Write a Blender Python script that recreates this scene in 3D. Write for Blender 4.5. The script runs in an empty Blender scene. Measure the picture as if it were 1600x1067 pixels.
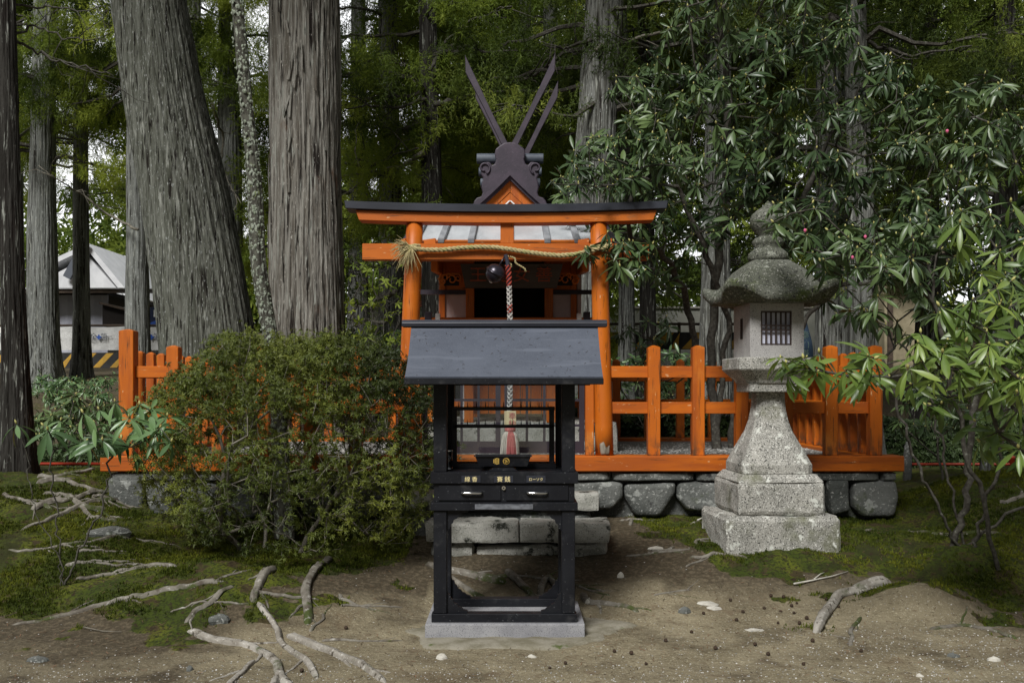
import bpy, math, random, hashlib
import numpy as np
from mathutils import Vector
random.seed(7)
SC = bpy.context.scene
COL = SC.collection
F, EYE, HOR = 1556.0, 1.5, 610.0          # focal length in photo pixels, eye height, horizon row
def P(px, py, D): return ((px-800)/F*D, D, EYE+(HOR-py)/F*D)
def XP(px, D): return (px-800)/F*D
def ZP(py, D): return EYE+(HOR-py)/F*D
def rng(s): return np.random.default_rng(s)
# ------------------------------------------------------------ noise
def _h(i, j, s):
    n = (i*374761393 + j*668265263 + s*1442695041) & 0xffffffff
    n = ((n ^ (n >> 13))*1274126177) & 0xffffffff
    return ((n ^ (n >> 16)) & 0xffff)/65535.0
def vn(x, y, s=0, per=None):
    x = np.asarray(x, float); y = np.asarray(y, float)
    xi = np.floor(x).astype(np.int64); yi = np.floor(y).astype(np.int64)
    fx = x-xi; fy = y-yi; fx = fx*fx*(3-2*fx); fy = fy*fy*(3-2*fy)
    x1 = xi+1
    if per: xi = xi % per; x1 = x1 % per
    return (_h(xi, yi, s)*(1-fx)+_h(x1, yi, s)*fx)*(1-fy)+(_h(xi, yi+1, s)*(1-fx)+_h(x1, yi+1, s)*fx)*fy
def fbm(x, y, s=0, o=4):
    a = .5; t = 0; n = 0
    for k in range(o):
        t = t+a*vn(np.asarray(x)*2**k, np.asarray(y)*2**k, s+k*17); n += a; a *= .5
    return t/n
def sst(e0, e1, x):
    t = np.clip((np.asarray(x, float)-e0)/(e1-e0), 0, 1); return t*t*(3-2*t)
def wav(p, f, s, k=9):
    r = rng(s); o = 0
    for _ in range(k):
        d = r.normal(size=3); d /= np.linalg.norm(d); o = o+np.sin((p@d)*f*r.uniform(.6, 1.7)+r.uniform(0, 6.28))
    return o/k**.5
# ------------------------------------------------------------ ground height
def H(x, y):
    x = np.asarray(x, float); y = np.asarray(y, float)
    side = np.where(x < 0, sst(2.5, 4.1, -x), sst(3.0, 4.4, x))*sst(6.6, 8.4, y)+sst(1.5, 3.5, np.abs(x))*(1-sst(6.6, 8.4, y))
    top = .42+.32*side
    z = top*(.85*sst(6.3, 9.1, y)+.15*sst(6.2, 7.6, y))
    z = z-.32*sst(9.6, 12.6, y)*side
    z = z+1.42*sst(13.6, 20.5, y)+1.9*sst(22, 40, y)+.09*np.exp(-((x-2.1)**2+(y-7.8)**2)/.8)+.13*np.exp(-(((x-3.3)/.28)**2+((y-7.25)/.22)**2))
    z = z+.05*sst(6.4, 7.6, y)*(fbm(x*.9+7, y*.9, 3)-.5)*2*1.2
    mound = .22*np.exp(-(((x+1.9)/.9)**2+((y-6.7)/.55)**2))*sst(5.7, 6.4, y)
    mound = mound+.16*np.exp(-(((x-2.75)/.35)**2+((y-6.62)/.22)**2))
    return z+mound
def Hs(x, y): return float(H(x, y))
# ------------------------------------------------------------ mesh building
class MB:
    def __init__(s): s.v = []; s.f = []; s.m = []; s.mi = 0
    def add(s, V, Fc):
        n = len(s.v); s.v.extend([tuple(map(float, p)) for p in V])
        for q in Fc: s.f.append(tuple(int(i)+n for i in q)); s.m.append(s.mi)
        return s
    def box(s, x0, x1, y0, y1, z0, z1):
        return s.add([(x0,y0,z0),(x1,y0,z0),(x1,y1,z0),(x0,y1,z0),(x0,y0,z1),(x1,y0,z1),(x1,y1,z1),(x0,y1,z1)],
              [(0,3,2,1),(4,5,6,7),(0,1,5,4),(1,2,6,5),(2,3,7,6),(3,0,4,7)])
    def frus(s, cx, cy, z0, z1, a0, b0, a1, b1):       # rectangle frustum, half sizes
        return s.add([(cx-a0,cy-b0,z0),(cx+a0,cy-b0,z0),(cx+a0,cy+b0,z0),(cx-a0,cy+b0,z0),
                      (cx-a1,cy-b1,z1),(cx+a1,cy-b1,z1),(cx+a1,cy+b1,z1),(cx-a1,cy+b1,z1)],
              [(0,3,2,1),(4,5,6,7),(0,1,5,4),(1,2,6,5),(2,3,7,6),(3,0,4,7)])
    def bar(s, p, q, w, h, up=(0,0,1)):
        p = Vector(p); q = Vector(q); d = (q-p).normalized(); u = Vector(up); r = d.cross(u)
        if r.length < 1e-4: r = d.cross(Vector((0,1,0)))
        r.normalize(); u = r.cross(d).normalized(); V = []
        for c in (p, q):
            for a, b in ((-1,-1),(1,-1),(1,1),(-1,1)): V.append(c+r*a*w/2+u*b*h/2)
        return s.add(V, [(0,1,2,3),(7,6,5,4),(0,4,5,1),(1,5,6,2),(2,6,7,3),(3,7,4,0)])
    def prism(s, poly, a, b, ax='y'):                  # polygon of (u,w) extruded from a to b along an axis
        n = len(poly); V = []
        for t in (a, b):
            for u, w in poly: V.append((u,t,w) if ax == 'y' else (t,u,w) if ax == 'x' else (u,w,t))
        fs = [tuple(range(n)), tuple(range(2*n-1, n-1, -1))]
        for i in range(n): j = (i+1) % n; fs.append((i, i+n, j+n, j))
        return s.add(V, fs)
    def rings(s, R, close=True, caps=True):            # list of rings (equal counts)
        n = len(R[0]); V = [p for r in R for p in r]; fs = []
        for k in range(len(R)-1):
            for i in range(n):
                j = (i+1) % n
                if j == 0 and not close: continue
                fs.append((k*n+i, k*n+j, (k+1)*n+j, (k+1)*n+i))
        if caps: fs.append(tuple(range(n-1, -1, -1))); fs.append(tuple(range((len(R)-1)*n, len(R)*n)))
        return s.add(V, fs)
    def tube(s, pts, rad, seg=8):
        R, _ = tube_rings(pts, rad, seg); return s.rings([list(map(tuple, r)) for r in R])
    def lathe(s, prof, cx, cy, seg=24, rot=0, sq=None):
        R = []
        for r, z in prof:
            R.append([(cx+r*math.cos(rot+2*math.pi*i/seg), cy+r*math.sin(rot+2*math.pi*i/seg), z) for i in range(seg)])
        return s.rings(R)
    def build(s, name, mats, parent=None, bev=0, smooth=False, seg=1):
        o = mesh_obj(name, np.array(s.v), None, mats, parent, faces=s.f, midx=s.m, smooth=smooth)
        if bev:
            b = o.modifiers.new('bevel', 'BEVEL'); b.width = bev; b.segments = seg; b.limit_method = 'ANGLE'; b.angle_limit = .6; b.harden_normals = False
        return o
def tube_rings(pts, rad, seg=8):
    P_ = np.array(pts, float); n = len(P_)
    r = np.full(n, rad, float) if np.isscalar(rad) else np.array(rad, float)
    T = np.gradient(P_, axis=0); T /= np.maximum(np.linalg.norm(T, axis=1), 1e-9)[:, None]
    u = np.cross(T[0], (0.13, 1, .05) if abs(T[0][1]) < .9 else (1, 0, 0)); u /= np.linalg.norm(u); R = []
    a = np.arange(seg)*2*math.pi/seg
    for i in range(n):
        u = u-T[i]*(u@T[i]); u /= max(np.linalg.norm(u), 1e-9); w = np.cross(T[i], u)
        R.append(P_[i]+r[i]*(np.cos(a)[:, None]*u+np.sin(a)[:, None]*w))
    return R, T
WL = {}
def org(o): return WL.get(o.name, (0, 0, 0)) if o else (0, 0, 0)
def mesh_obj(name, V, Q, mats, parent=None, faces=None, midx=None, smooth=False, attrs=None, origin=None):
    me = bpy.data.meshes.new(name)
    V = np.asarray(V, float)
    o0 = np.array(org(parent) if parent is not None else (origin if origin is not None else (0, 0, 0)), float)
    if parent is None and origin is None and len(V):
        lo = V.min(0); hi = V.max(0); o0 = np.array(((lo[0]+hi[0])/2, (lo[1]+hi[1])/2, lo[2]))
    V = V-o0
    if faces is not None:
        me.from_pydata([tuple(v) for v in V], [], faces)
        if midx is not None and max(midx, default=0) > 0: me.polygons.foreach_set('material_index', midx)
    else:
        k = Q.shape[1]; me.vertices.add(len(V)); me.vertices.foreach_set('co', V.astype(np.float32).ravel())
        me.loops.add(Q.size); me.loops.foreach_set('vertex_index', Q.astype(np.int32).ravel())
        me.polygons.add(len(Q)); me.polygons.foreach_set('loop_start', np.arange(0, Q.size, k, dtype=np.int32))
        if midx is not None: me.polygons.foreach_set('material_index', np.asarray(midx, np.int32))
        me.update(calc_edges=True)
    for nm, a in (attrs or {}).items():
        at = me.attributes.new(nm, 'FLOAT', 'POINT'); at.data.foreach_set('value', np.asarray(a, np.float32))
    if smooth: me.polygons.foreach_set('use_smooth', [True]*len(me.polygons))
    for m in (mats if isinstance(mats, (list, tuple)) else [mats]): me.materials.append(m)
    me.validate(); me.update()
    o = bpy.data.objects.new(name, me); COL.objects.link(o)
    if parent is not None: o.parent = parent; WL[o.name] = org(parent)
    else: o.location = o0; WL[o.name] = tuple(o0)
    return o
def thing(name, label, cat, loc, group=None):
    o = bpy.data.objects.new(name, None); COL.objects.link(o); o.location = loc; o.empty_display_size = .1
    WL[o.name] = tuple(loc); return tag(o, label, cat, group)
def tag(o, label, cat, group=None, kind=None):
    if label: o['label'] = label
    if cat: o['category'] = cat
    if group: o['group'] = group
    if kind: o['kind'] = kind
    return o
def dup(o, loc, rz=0, label=None, sc=None):
    c = o.copy(); COL.objects.link(c); c.location = loc; c.rotation_euler = (0, 0, rz)
    if label: c['label'] = label
    if sc: c.scale = sc if hasattr(sc, '__len__') else (sc,)*3
    for ch in list(o.children):
        d = ch.copy(); COL.objects.link(d); d.parent = c
        for g in list(ch.children): e = g.copy(); COL.objects.link(e); e.parent = d
    return c
def text(name, body, size, mat, parent, loc, yaw=0, tilt=0, ext=.001, align='CENTER', sx=1):
    cu = bpy.data.curves.new(name, 'FONT'); cu.body = body; cu.size = size; cu.align_x = align; cu.align_y = 'CENTER'; cu.extrude = ext
    cu.resolution_u = 2
    t = bpy.data.objects.new(name+'_c', cu); COL.objects.link(t)
    bpy.context.view_layer.update()
    me = bpy.data.meshes.new_from_object(t.evaluated_get(bpy.context.evaluated_depsgraph_get()))
    bpy.data.objects.remove(t); me.materials.clear(); me.materials.append(mat)
    o = bpy.data.objects.new(name, me); COL.objects.link(o)
    p = org(parent); o.parent = parent; o.location = (loc[0]-p[0], loc[1]-p[1], loc[2]-p[2]); o.scale = (sx, 1, 1)
    o.rotation_euler = (math.pi/2+tilt, 0, yaw); return o
# ------------------------------------------------------------ instancing of leaf clusters into one mesh
def frames(D_, up=None, roll=None, seed=0):
    """rotation matrices whose local +Z follows D_"""
    D_ = D_/np.maximum(np.linalg.norm(D_, axis=1), 1e-9)[:, None]
    r = rng(seed); a = r.normal(size=D_.shape) if up is None else np.broadcast_to(np.array(up, float), D_.shape)+r.normal(size=D_.shape)*.05
    x = np.cross(a, D_); x /= np.maximum(np.linalg.norm(x, axis=1), 1e-9)[:, None]; y = np.cross(D_, x)
    return np.stack([x, y, D_], axis=2)
def tile(CV, CQ, R, T, S, cm=None, tint=None):
    K = len(T); n = len(CV)
    V = np.einsum('kij,nj->kni', R, CV)*np.reshape(S, (K, 1, 1))+T[:, None, :]
    Q = (CQ[None]+(np.arange(K)*n)[:, None, None]).reshape(-1, CQ.shape[1])
    mi = None if cm is None else np.tile(cm, K)
    ti = np.repeat(tint if tint is not None else rng(5).random(K), n)
    return V.reshape(-1, 3), Q, mi, ti
def leaf(L=1, w=.14, bend=.15, fold=.25, n=4, side=1):
    """a folded, bending leaf along +X; quads"""
    V = []; Q = []
    prof = [(0, .08), (.12, .25), (.35, .85), (.6, 1), (.82, .7), (1, .04)] if n > 3 else [(0, .1), (.3, .85), (.68, .9), (1, .05)]
    for t, k in prof:
        x = L*t; z = -bend*L*t*t
        V += [(x, -w*k*L, z+fold*w*k*L), (x, 0, z), (x, w*k*L, z+fold*w*k*L)]
    for i in range(len(prof)-1):
        a = i*3; Q += [(a, a+3, a+4, a+1), (a+1, a+4, a+5, a+2)]
    return np.array(V), np.array(Q)
def rotz(a): c, s = math.cos(a), math.sin(a); return np.array([[c,-s,0],[s,c,0],[0,0,1]])
def roty(a): c, s = math.cos(a), math.sin(a); return np.array([[c,0,s],[0,1,0],[-s,0,c]])
def rotx(a): c, s = math.cos(a), math.sin(a); return np.array([[1,0,0],[0,c,-s],[0,s,c]])
def join(parts):
    V = []; Q = []; M = []; n = 0
    for v, q, m in parts: V.append(v); Q.append(q+n); M.append(np.full(len(q), m)); n += len(v)
    return np.vstack(V), np.vstack(Q), np.concatenate(M)
def whorl(n=9, tilt=(.1, .9), bend=(.1, .35), w=.14, seed=0, bud=True, detail=4):
    """a whorl of strap leaves round +Z, unit leaf length"""
    r = rng(seed); ps = []
    for i in range(n):
        L = r.uniform(.75, 1.08); v, q = leaf(L, w*r.uniform(.85, 1.15), r.uniform(*bend), r.uniform(.15, .6), detail)
        v = v+np.array([.06, 0, 0]); v = v@rotx(r.normal()*.25).T
        v = v@roty(r.uniform(*tilt)).T; v = v@rotz(i*2.399+r.normal()*.15).T
        v = v+np.array([0, 0, -.05*(i/n)]); ps.append((v, q, 0))
    if bud:
        V = []; Q = []
        for k, (rr, z) in enumerate([(.02, 0), (.05, .05), (.045, .11), (.004, .18)]):
            for a in range(4): V.append((rr*math.cos(a*1.57), rr*math.sin(a*1.57), z))
        for k in range(3):
            for a in range(4): Q.append((k*4+a, k*4+(a+1) % 4, k*4+4+(a+1) % 4, k*4+4+a))
        ps.append((np.array(V), np.array(Q), 1))
    return join(ps)
# ------------------------------------------------------------ branching skeleton grown towards tips
def grow(bases, tips, step=.12, jit=.25, penal=.25, rtip=.003, power=2.3, seed=0, sag=0.0, seeds=()):
    r = rng(seed); pos = [np.array(b, float) for b in bases]; par = [-1]*len(bases); dist = [0.0]*len(bases)
    cap = 60000; A = np.zeros((cap, 3)); Dn = np.zeros(cap); n = len(pos)
    A[:n] = pos; par = list(par); b0 = A[0]
    for sd in seeds:      # main stems laid down first
        sd = np.array(sd, float); t_ = np.linspace(0, len(sd)-1, (len(sd)-1)*6+1); Pq = np.column_stack([np.interp(t_, np.arange(len(sd)), sd[:, i]) for i in range(3)]); Pq[1:-1] = (Pq[:-2]+Pq[1:-1]+Pq[2:])/3; cur = int(np.argmin(np.linalg.norm(A[:len(bases)]-Pq[0], axis=1)))
        for q in Pq[1:]:
            A[n] = q+r.normal(size=3)*.012; Dn[n] = Dn[cur]+.4*np.linalg.norm(A[n]-A[cur]); par.append(cur); cur = n; n += 1
    order = np.argsort(np.linalg.norm(tips-b0, axis=1)+r.random(len(tips))*.2); tipnode = np.zeros(len(tips), int); dirs = np.zeros((len(tips), 3))
    for ti in order:
        t = tips[ti]; dd = np.linalg.norm(A[:n]-t, axis=1)+penal*Dn[:n]; k = int(np.argmin(dd)); p = A[k].copy(); L = np.linalg.norm(t-p)
        m = max(1, int(L/step)); cur = k
        perp = r.normal(size=3)*jit*L; perp[2] = abs(perp[2])*.3-sag*L
        for j in range(1, m+1):
            s = j/m; q = p+(t-p)*s+perp*s*(1-s)+(r.normal(size=3)*step*.12 if j < m else 0)
            if n >= cap: break
            A[n] = q; Dn[n] = Dn[cur]+np.linalg.norm(q-A[cur]); par.append(cur); cur = n; n += 1
        tipnode[ti] = cur
        dirs[ti] = A[cur]-A[par[cur]] if par[cur] >= 0 else (0, 0, 1)
    par = np.array(par); w = np.zeros(n); child = [[] for _ in range(n)]
    for i in range(n-1, -1, -1):
        if not child[i]: w[i] = 1
        if par[i] >= 0: child[par[i]].append(i); w[par[i]] += w[i]
    rad = rtip*w**(1/power)
    return A[:n], par, child, rad, dirs
def skel_mesh(A, par, child, rad, seg=5, rmin=0, rmax=9):
    Vs = []; Qs = []; nv = 0
    starts = [i for i in range(len(A)) if par[i] < 0]
    stack = [(None, s) for s in starts]
    while stack:
        prev, s = stack.pop(); ch = ([prev] if prev is not None else [])+[s]; cur = s
        while child[cur]:
            cs = sorted(child[cur], key=lambda c: -rad[c])
            for c in cs[1:]: stack.append((cur, c))
            cur = cs[0]; ch.append(cur)
        if len(ch) < 2: continue
        rr = rad[ch].copy()
        if prev is not None: rr[0] = rr[1]
        sg = seg if rr[0] < .02 else 8
        R, _ = tube_rings(A[ch], np.minimum(rr, rmax), sg); k = len(R)
        V = np.vstack(R); i = np.arange(k-1)[:, None]*sg; j = np.arange(sg)[None]; jn = (j+1) % sg
        Q = np.stack([i+j, i+jn, i+sg+jn, i+sg+j], -1).reshape(-1, 4)+nv
        Vs.append(V); Qs.append(Q); nv += len(V)
    return np.vstack(Vs), np.vstack(Qs)
# ------------------------------------------------------------ materials
def _n(nt, t, **kw):
    n = nt.nodes.new(t)
    for k, v in kw.items():
        if k in n.inputs: n.inputs[k].default_value = v
        else: setattr(n, k, v)
    return n
def rgb(c): return (c[0], c[1], c[2], 1)
def mk(name, c1, c2=None, scale=6, stretch=(1,1,1), rough=.8, bump=0, bscale=40, bstretch=None, bd=.01, spots=(), spec=.4, metal=0, tint=0, trans=0,
       lo=.35, hi=.65, detail=6, coat=0, noisekind='noise', attr=None, rvar=0, base=None):
    m = bpy.data.materials.new(name); m.use_nodes = True; nt = m.node_tree; b = nt.nodes['Principled BSDF']; L = nt.links
    tc = nt.nodes.new('ShaderNodeTexCoord')
    def mapped(st):
        mp = _n(nt, 'ShaderNodeMapping'); mp.inputs['Scale'].default_value = st; L.new(tc.outputs['Object'], mp.inputs['Vector']); return mp
    def noise(sc_, st, det=detail, rg=.6):
        nz = _n(nt, 'ShaderNodeTexNoise'); nz.inputs['Scale'].default_value = sc_; nz.inputs['Detail'].default_value = det; nz.inputs['Roughness'].default_value = rg
        L.new(mapped(st).outputs[0], nz.inputs['Vector']); return nz.outputs['Fac']
    def ramp(fac, a, bb):
        mr = _n(nt, 'ShaderNodeMapRange'); mr.interpolation_type = 'SMOOTHSTEP'; mr.inputs['From Min'].default_value = a; mr.inputs['From Max'].default_value = bb
        L.new(fac, mr.inputs['Value']); return mr.outputs[0]
    def mix(f, A, B):
        mx = _n(nt, 'ShaderNodeMix', data_type='RGBA')
        if hasattr(f, 'links') or hasattr(f, 'is_linked'): L.new(f, mx.inputs['Factor'])
        else: mx.inputs['Factor'].default_value = f
        for s_, c in ((6, A), (7, B)):
            if isinstance(c, tuple): mx.inputs[s_].default_value = rgb(c)
            else: L.new(c, mx.inputs[s_])
        return mx.outputs[2]
    col = c1
    if c2 is not None: col = mix(ramp(noise(scale, stretch), lo, hi), c1, c2)
    for sp in spots:
        sc_c, sc_s, a, bb = sp[:4]; st = sp[4] if len(sp) > 4 else (1,1,1)
        fac = ramp(noise(sc_s, st), a, bb)
        if len(sp) > 5:    # limited to an attribute
            at = _n(nt, 'ShaderNodeAttribute', attribute_name=sp[5]); mu = _n(nt, 'ShaderNodeMath', operation='MULTIPLY'); L.new(fac, mu.inputs[0]); L.new(at.outputs['Fac'], mu.inputs[1]); fac = mu.outputs[0]
        col = mix(fac, col if not isinstance(col, tuple) else col, sc_c)
    if base:       # dirt and lifted paint near the foot of posts: (colour, height)
        sp_ = nt.nodes.new('ShaderNodeSeparateXYZ'); L.new(tc.outputs['Object'], sp_.inputs[0]); f1 = ramp(sp_.outputs['Z'], base[1], -.02); ad = _n(nt, 'ShaderNodeMath', operation='MULTIPLY'); L.new(f1, ad.inputs[0]); L.new(ramp(noise(22, (1,1,.5)), .38, .62), ad.inputs[1]); col = mix(ad.outputs[0], col, base[0])
    if tint:
        at = _n(nt, 'ShaderNodeAttribute', attribute_name='tint'); hs = _n(nt, 'ShaderNodeHueSaturation')
        for k, (a, bb) in {'Value': (1-tint, 1+tint), 'Hue': (.5+.035*tint, .5-.03*tint)}.items():
            mr = _n(nt, 'ShaderNodeMapRange'); mr.inputs['To Min'].default_value = a; mr.inputs['To Max'].default_value = bb; L.new(at.outputs['Fac'], mr.inputs['Value']); L.new(mr.outputs[0], hs.inputs[k])
        if isinstance(col, tuple): hs.inputs['Color'].default_value = rgb(col)
        else: L.new(col, hs.inputs['Color'])
        col = hs.outputs[0]
    if isinstance(col, tuple): b.inputs['Base Color'].default_value = rgb(col)
    else: L.new(col, b.inputs['Base Color'])
    b.inputs['Roughness'].default_value = rough; b.inputs['Specular IOR Level'].default_value = spec; b.inputs['Metallic'].default_value = metal
    b.inputs['Coat Weight'].default_value = coat; b.inputs['Coat Roughness'].default_value = .15
    if rvar:
        mr = _n(nt, 'ShaderNodeMapRange'); mr.inputs['To Min'].default_value = rough-rvar; mr.inputs['To Max'].default_value = rough+rvar
        L.new(noise(14, (1,1,1)), mr.inputs['Value']); L.new(mr.outputs[0], b.inputs['Roughness'])
    if bump:
        bp = _n(nt, 'ShaderNodeBump'); bp.inputs['Strength'].default_value = bump; bp.inputs['Distance'].default_value = bd
        L.new(noise(bscale, bstretch or stretch, 8, .65), bp.inputs['Height']); L.new(bp.outputs[0], b.inputs['Normal'])
    if trans:
        tr = _n(nt, 'ShaderNodeBsdfTranslucent'); ms = _n(nt, 'ShaderNodeMixShader'); ms.inputs[0].default_value = trans
        if isinstance(col, tuple): tr.inputs['Color'].default_value = rgb(tuple(min(1, c*1.5) for c in col))
        else: L.new(col, tr.inputs['Color'])
        L.new(b.outputs[0], ms.inputs[1]); L.new(tr.outputs[0], ms.inputs[2]); L.new(ms.outputs[0], nt.nodes['Material Output'].inputs['Surface'])
    return m
M = {}
OR, OR2 = (.53, .130, .006), (.44, .102, .006)
M['orange'] = mk('vermilion_paint', OR, OR2, 3, (1,1,.4), .5, .25, 60, (1,1,.15), .002, [((.10,.035,.015), 9, .66, .8), ((.25,.07,.015), 40, .62, .75, (1,1,.2)), ((.56,.18,.025), 2.2, .55, .72), ((.34,.075,.008), 6, .50, .64, (1,1,.10)), ((.12,.04,.01), 70, .60, .66, (1,1,.05)), ((.62,.34,.16), 45, .66, .70, (1,1,.3))], .35, rvar=.12, base=((.10,.045,.018), .22))
M['orange_x'] = mk('vermilion_beam_paint', OR, OR2, 3, (.4,1,1), .5, .25, 60, (.12,1,1), .002, [((.10,.035,.015), 8, .66, .8), ((.22,.06,.015), 30, .62, .75, (.15,1,1)), ((.30,.11,.03), 5, .62, .72, (.3,1,1)), ((.34,.075,.008), 5, .50, .64, (.12,1,1)), ((.12,.04,.01), 70, .60, .66, (.05,1,1)), ((.62,.34,.16), 45, .66, .70, (.3,1,1))], .35, rvar=.12)
M['orange_y'] = mk('vermilion_rail_paint', OR, OR2, 3, (1,.4,1), .5, .2, 60, (1,.15,1), .002, [((.1,.035,.015), 8, .66, .8)], .35)
M['bare'] = mk('bare_weathered_wood', (.25,.22,.175), (.08,.065,.045), 25, (1,1,.1), .8, .6, 60, (1,1,.1), .005)
M['black'] = mk('black_lacquer', (.006,.0065,.009), (.010,.011,.014), 5, (1,1,1), .45, .1, 90, None, .001, [((.17,.175,.18), 110, .655, .71), ((.035,.035,.036), 7, .56, .70), ((.03,.033,.038), 11, .62, .8)], .25, rvar=.1)
M['blackcap'] = mk('black_cap_sheet', (.018,.02,.028), (.03,.033,.045), 8, (.3,1,1), .42, .1, 40, None, .002, [((.2,.21,.22), 90, .74, .78)])
M['slate'] = mk('blue_grey_roof_sheet', (.088,.100,.128), (.070,.080,.104), 4, (1,1,.5), .55, .5, 260, (1,1,1), .001, [((.125,.138,.165), 160, .55, .70), ((.062,.07,.088), 30, .58, .72), ((.105,.118,.148), 14, .56, .66, (.12,1,1)), ((.11,.12,.15), 5, .6, .7, (.1,1,2))], .3)
M['purple'] = mk('dark_purple_copper', (.052,.038,.055), (.034,.026,.038), 6, (1,1,1), .55, .35, 45, None, .003, [((.09,.07,.095), 60, .6, .7), ((.12,.11,.12), 18, .7, .8)], .4)
M['logcap'] = mk('blue_grey_log_cover', (.085,.10,.125), (.05,.06,.08), 10, (1,1,1), .45, .1, 50, None, .002)
M['lightroof'] = mk('pale_metal_roof_sheet', (.52,.54,.56), (.40,.42,.44), 5, (1,.3,.3), .45, .15, 30, None, .003, [((.12,.12,.12), 9, .68, .75), ((.66,.67,.68), 30, .6, .7)], .5)
M['batten'] = mk('grey_roof_batten', (.33,.34,.36), (.2,.21,.23), 9, (1,.3,1), .5, .1, 40)
M['lattice'] = mk('dark_lattice_wood', (.03,.022,.032), (.018,.014,.022), 7, (1,1,.3), .5, .2, 40, None, .002, [((.07,.06,.08), 50, .65, .72)])
M['plaster'] = mk('pinkish_white_plaster', (.62,.50,.48), (.52,.41,.40), 5, (1,1,1), .9, .2, 120, None, .001)
M['inner'] = mk('near_black_fill', (.006,.004,.003), (.01,.006,.004), 9, (1,1,.2), .8)  # near-black colour stands for shade in doorway, shed gap, lantern slot and hedges
M['red'] = mk('dark_red_paint', (.18,.02,.014), (.10,.014,.010), 6, (1,1,1), .5)
M['white'] = mk('white_paint', (.78,.78,.76), (.68,.68,.67), 7, (1,1,1), .6)
M['board'] = mk('dark_name_board', (.035,.026,.018), (.055,.042,.03), 9, (.2,1,1), .6, .3, 50, (.2,1,1), .002)
M['boardtext'] = mk('faded_red_lettering', (.30,.055,.015), (.16,.035,.012), 30, (1,1,1), .7)
M['gold'] = mk('gold_leaf', (.85,.60,.16), (.75,.5,.12), 50, (1,1,1), .35, metal=.6)
M['goldtext'] = mk('gold_lettering', (.80,.68,.35), None, rough=.5)
M['chrome'] = mk('chrome', (.75,.76,.78), None, rough=.15, metal=1)
M['plate'] = mk('faded_grey_plate', (.16,.17,.19), (.07,.075,.085), 40, (.5,1,1), .6, .2, 80)
G1, G2 = (.36,.35,.315), (.25,.245,.22)
lich = [((.05,.05,.045), 85, .54, .60), ((.66,.65,.60), 110, .56, .62)]
M['granite'] = mk('weathered_granite', G1, G2, 4, (1,1,1), .9, .55, 110, None, .004, lich+[((.12,.125,.07), 3.2, .52, .74), ((.05,.05,.04), 5.5, .60, .70), ((.55,.56,.51), 11, .60, .64)], .25)
M['granite_dark'] = mk('mossy_dark_granite', (.13,.135,.11), (.07,.076,.055), 5, (1,1,1), .95, .9, 70, None, .008, [((.075,.095,.03), 4, .5, .64), ((.34,.34,.30), 70, .57, .63), ((.03,.03,.028), 60, .55, .62), ((.27,.28,.24), 8, .62, .66)], .2)
M['granite_face'] = mk('pale_speckled_granite', (.42,.41,.39), (.34,.33,.32), 6, (1,1,1), .85, .5, 160, None, .002, [((.07,.07,.07), 150, .57, .63), ((.62,.61,.60), 190, .6, .68), ((.15,.15,.13), 4, .66, .8)], .3)
M['plinth'] = mk('grey_plinth_granite', (.30,.30,.31), (.22,.22,.235), 7, (1,1,1), .8, .3, 150, None, .002, [((.08,.08,.09), 170, .57, .62), ((.55,.55,.55), 200, .62, .68)], .35)
M['rock'] = mk('fieldstone', (.14,.145,.135), (.065,.07,.064), 3, (1,1,1), .9, .9, 30, None, .02, [((.28,.29,.27), 11, .57, .62), ((.34,.34,.32), 50, .60, .65), ((.05,.065,.02), 4, .58, .74), ((.03,.03,.03), 7, .64, .7)], .3)
M['stepstone'] = mk('step_stone', (.38,.375,.34), (.23,.23,.20), 5, (1,1,1), .9, .8, 60, None, .008, [((.020,.022,.015), 6, .545, .62), ((.055,.068,.022), 4.5, .60, .72), ((.5,.49,.46), 120, .6, .66), ((.08,.08,.075), 100, .58, .64)], .25)
M['mortar'] = mk('rough_concrete', (.26,.24,.19), (.16,.145,.10), 8, (1,1,1), .95, .6, 50, None, .01, [((.08,.1,.03), 5, .62, .7)], .2)
def barkm(nm, a, b_, lich_=.62, sp=(.40,.42,.40), ms=.0, extra=()):
    return mk(nm, a, b_, 26, (1,1,.055), .95, 1.0, 55, (1,1,.07), .035, [((.018,.014,.012), 17, .55, .66, (1,1,.05)), (sp, 60, lich_, lich_+.05, (1,1,.28)), ((.34,.35,.31), 30, .57, .66, (1,1,.10)), ((.012,.010,.008), 42, .56, .63, (1,1,.045))]+list(extra), .15, detail=8)
M['bark_grey'] = barkm('grey_green_cedar_bark', (.095,.10,.078), (.19,.197,.168), .60)
M['bark_red'] = barkm('red_grey_cedar_bark', (.125,.112,.092), (.30,.288,.255), .62, (.48,.46,.41), extra=[((.11,.060,.035), 3, .58, .75, (1,1,.5))])
M['bark_dark'] = barkm('dark_bark', (.022,.020,.017), (.055,.052,.046), .66, (.2,.21,.19))
M['bark_mid'] = barkm('mid_grey_bark', (.10,.10,.085), (.21,.215,.20), .62)
M['bark_far'] = barkm('pale_far_bark', (.13,.135,.12), (.25,.26,.245), .60, (.4,.42,.4))
M['lichen_bark'] = mk('lichen_crusted_bark', (.045,.042,.035), (.10,.10,.08), 30, (1,1,.5), .95, .9, 60, (1,1,.6), .01, [((.30,.33,.27), 34, .53, .59, (1,1,.7)), ((.16,.19,.09), 14, .60, .70)], .15)
M['twig'] = mk('dark_twig_bark', (.035,.03,.024), (.085,.08,.065), 30, (1,1,1), .9, spots=[((.24,.25,.21), 30, .62, .7)])
M['twig_pale'] = mk('pale_twig_bark', (.09,.08,.06), (.20,.185,.15), 20, (1,1,1), .9)
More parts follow.
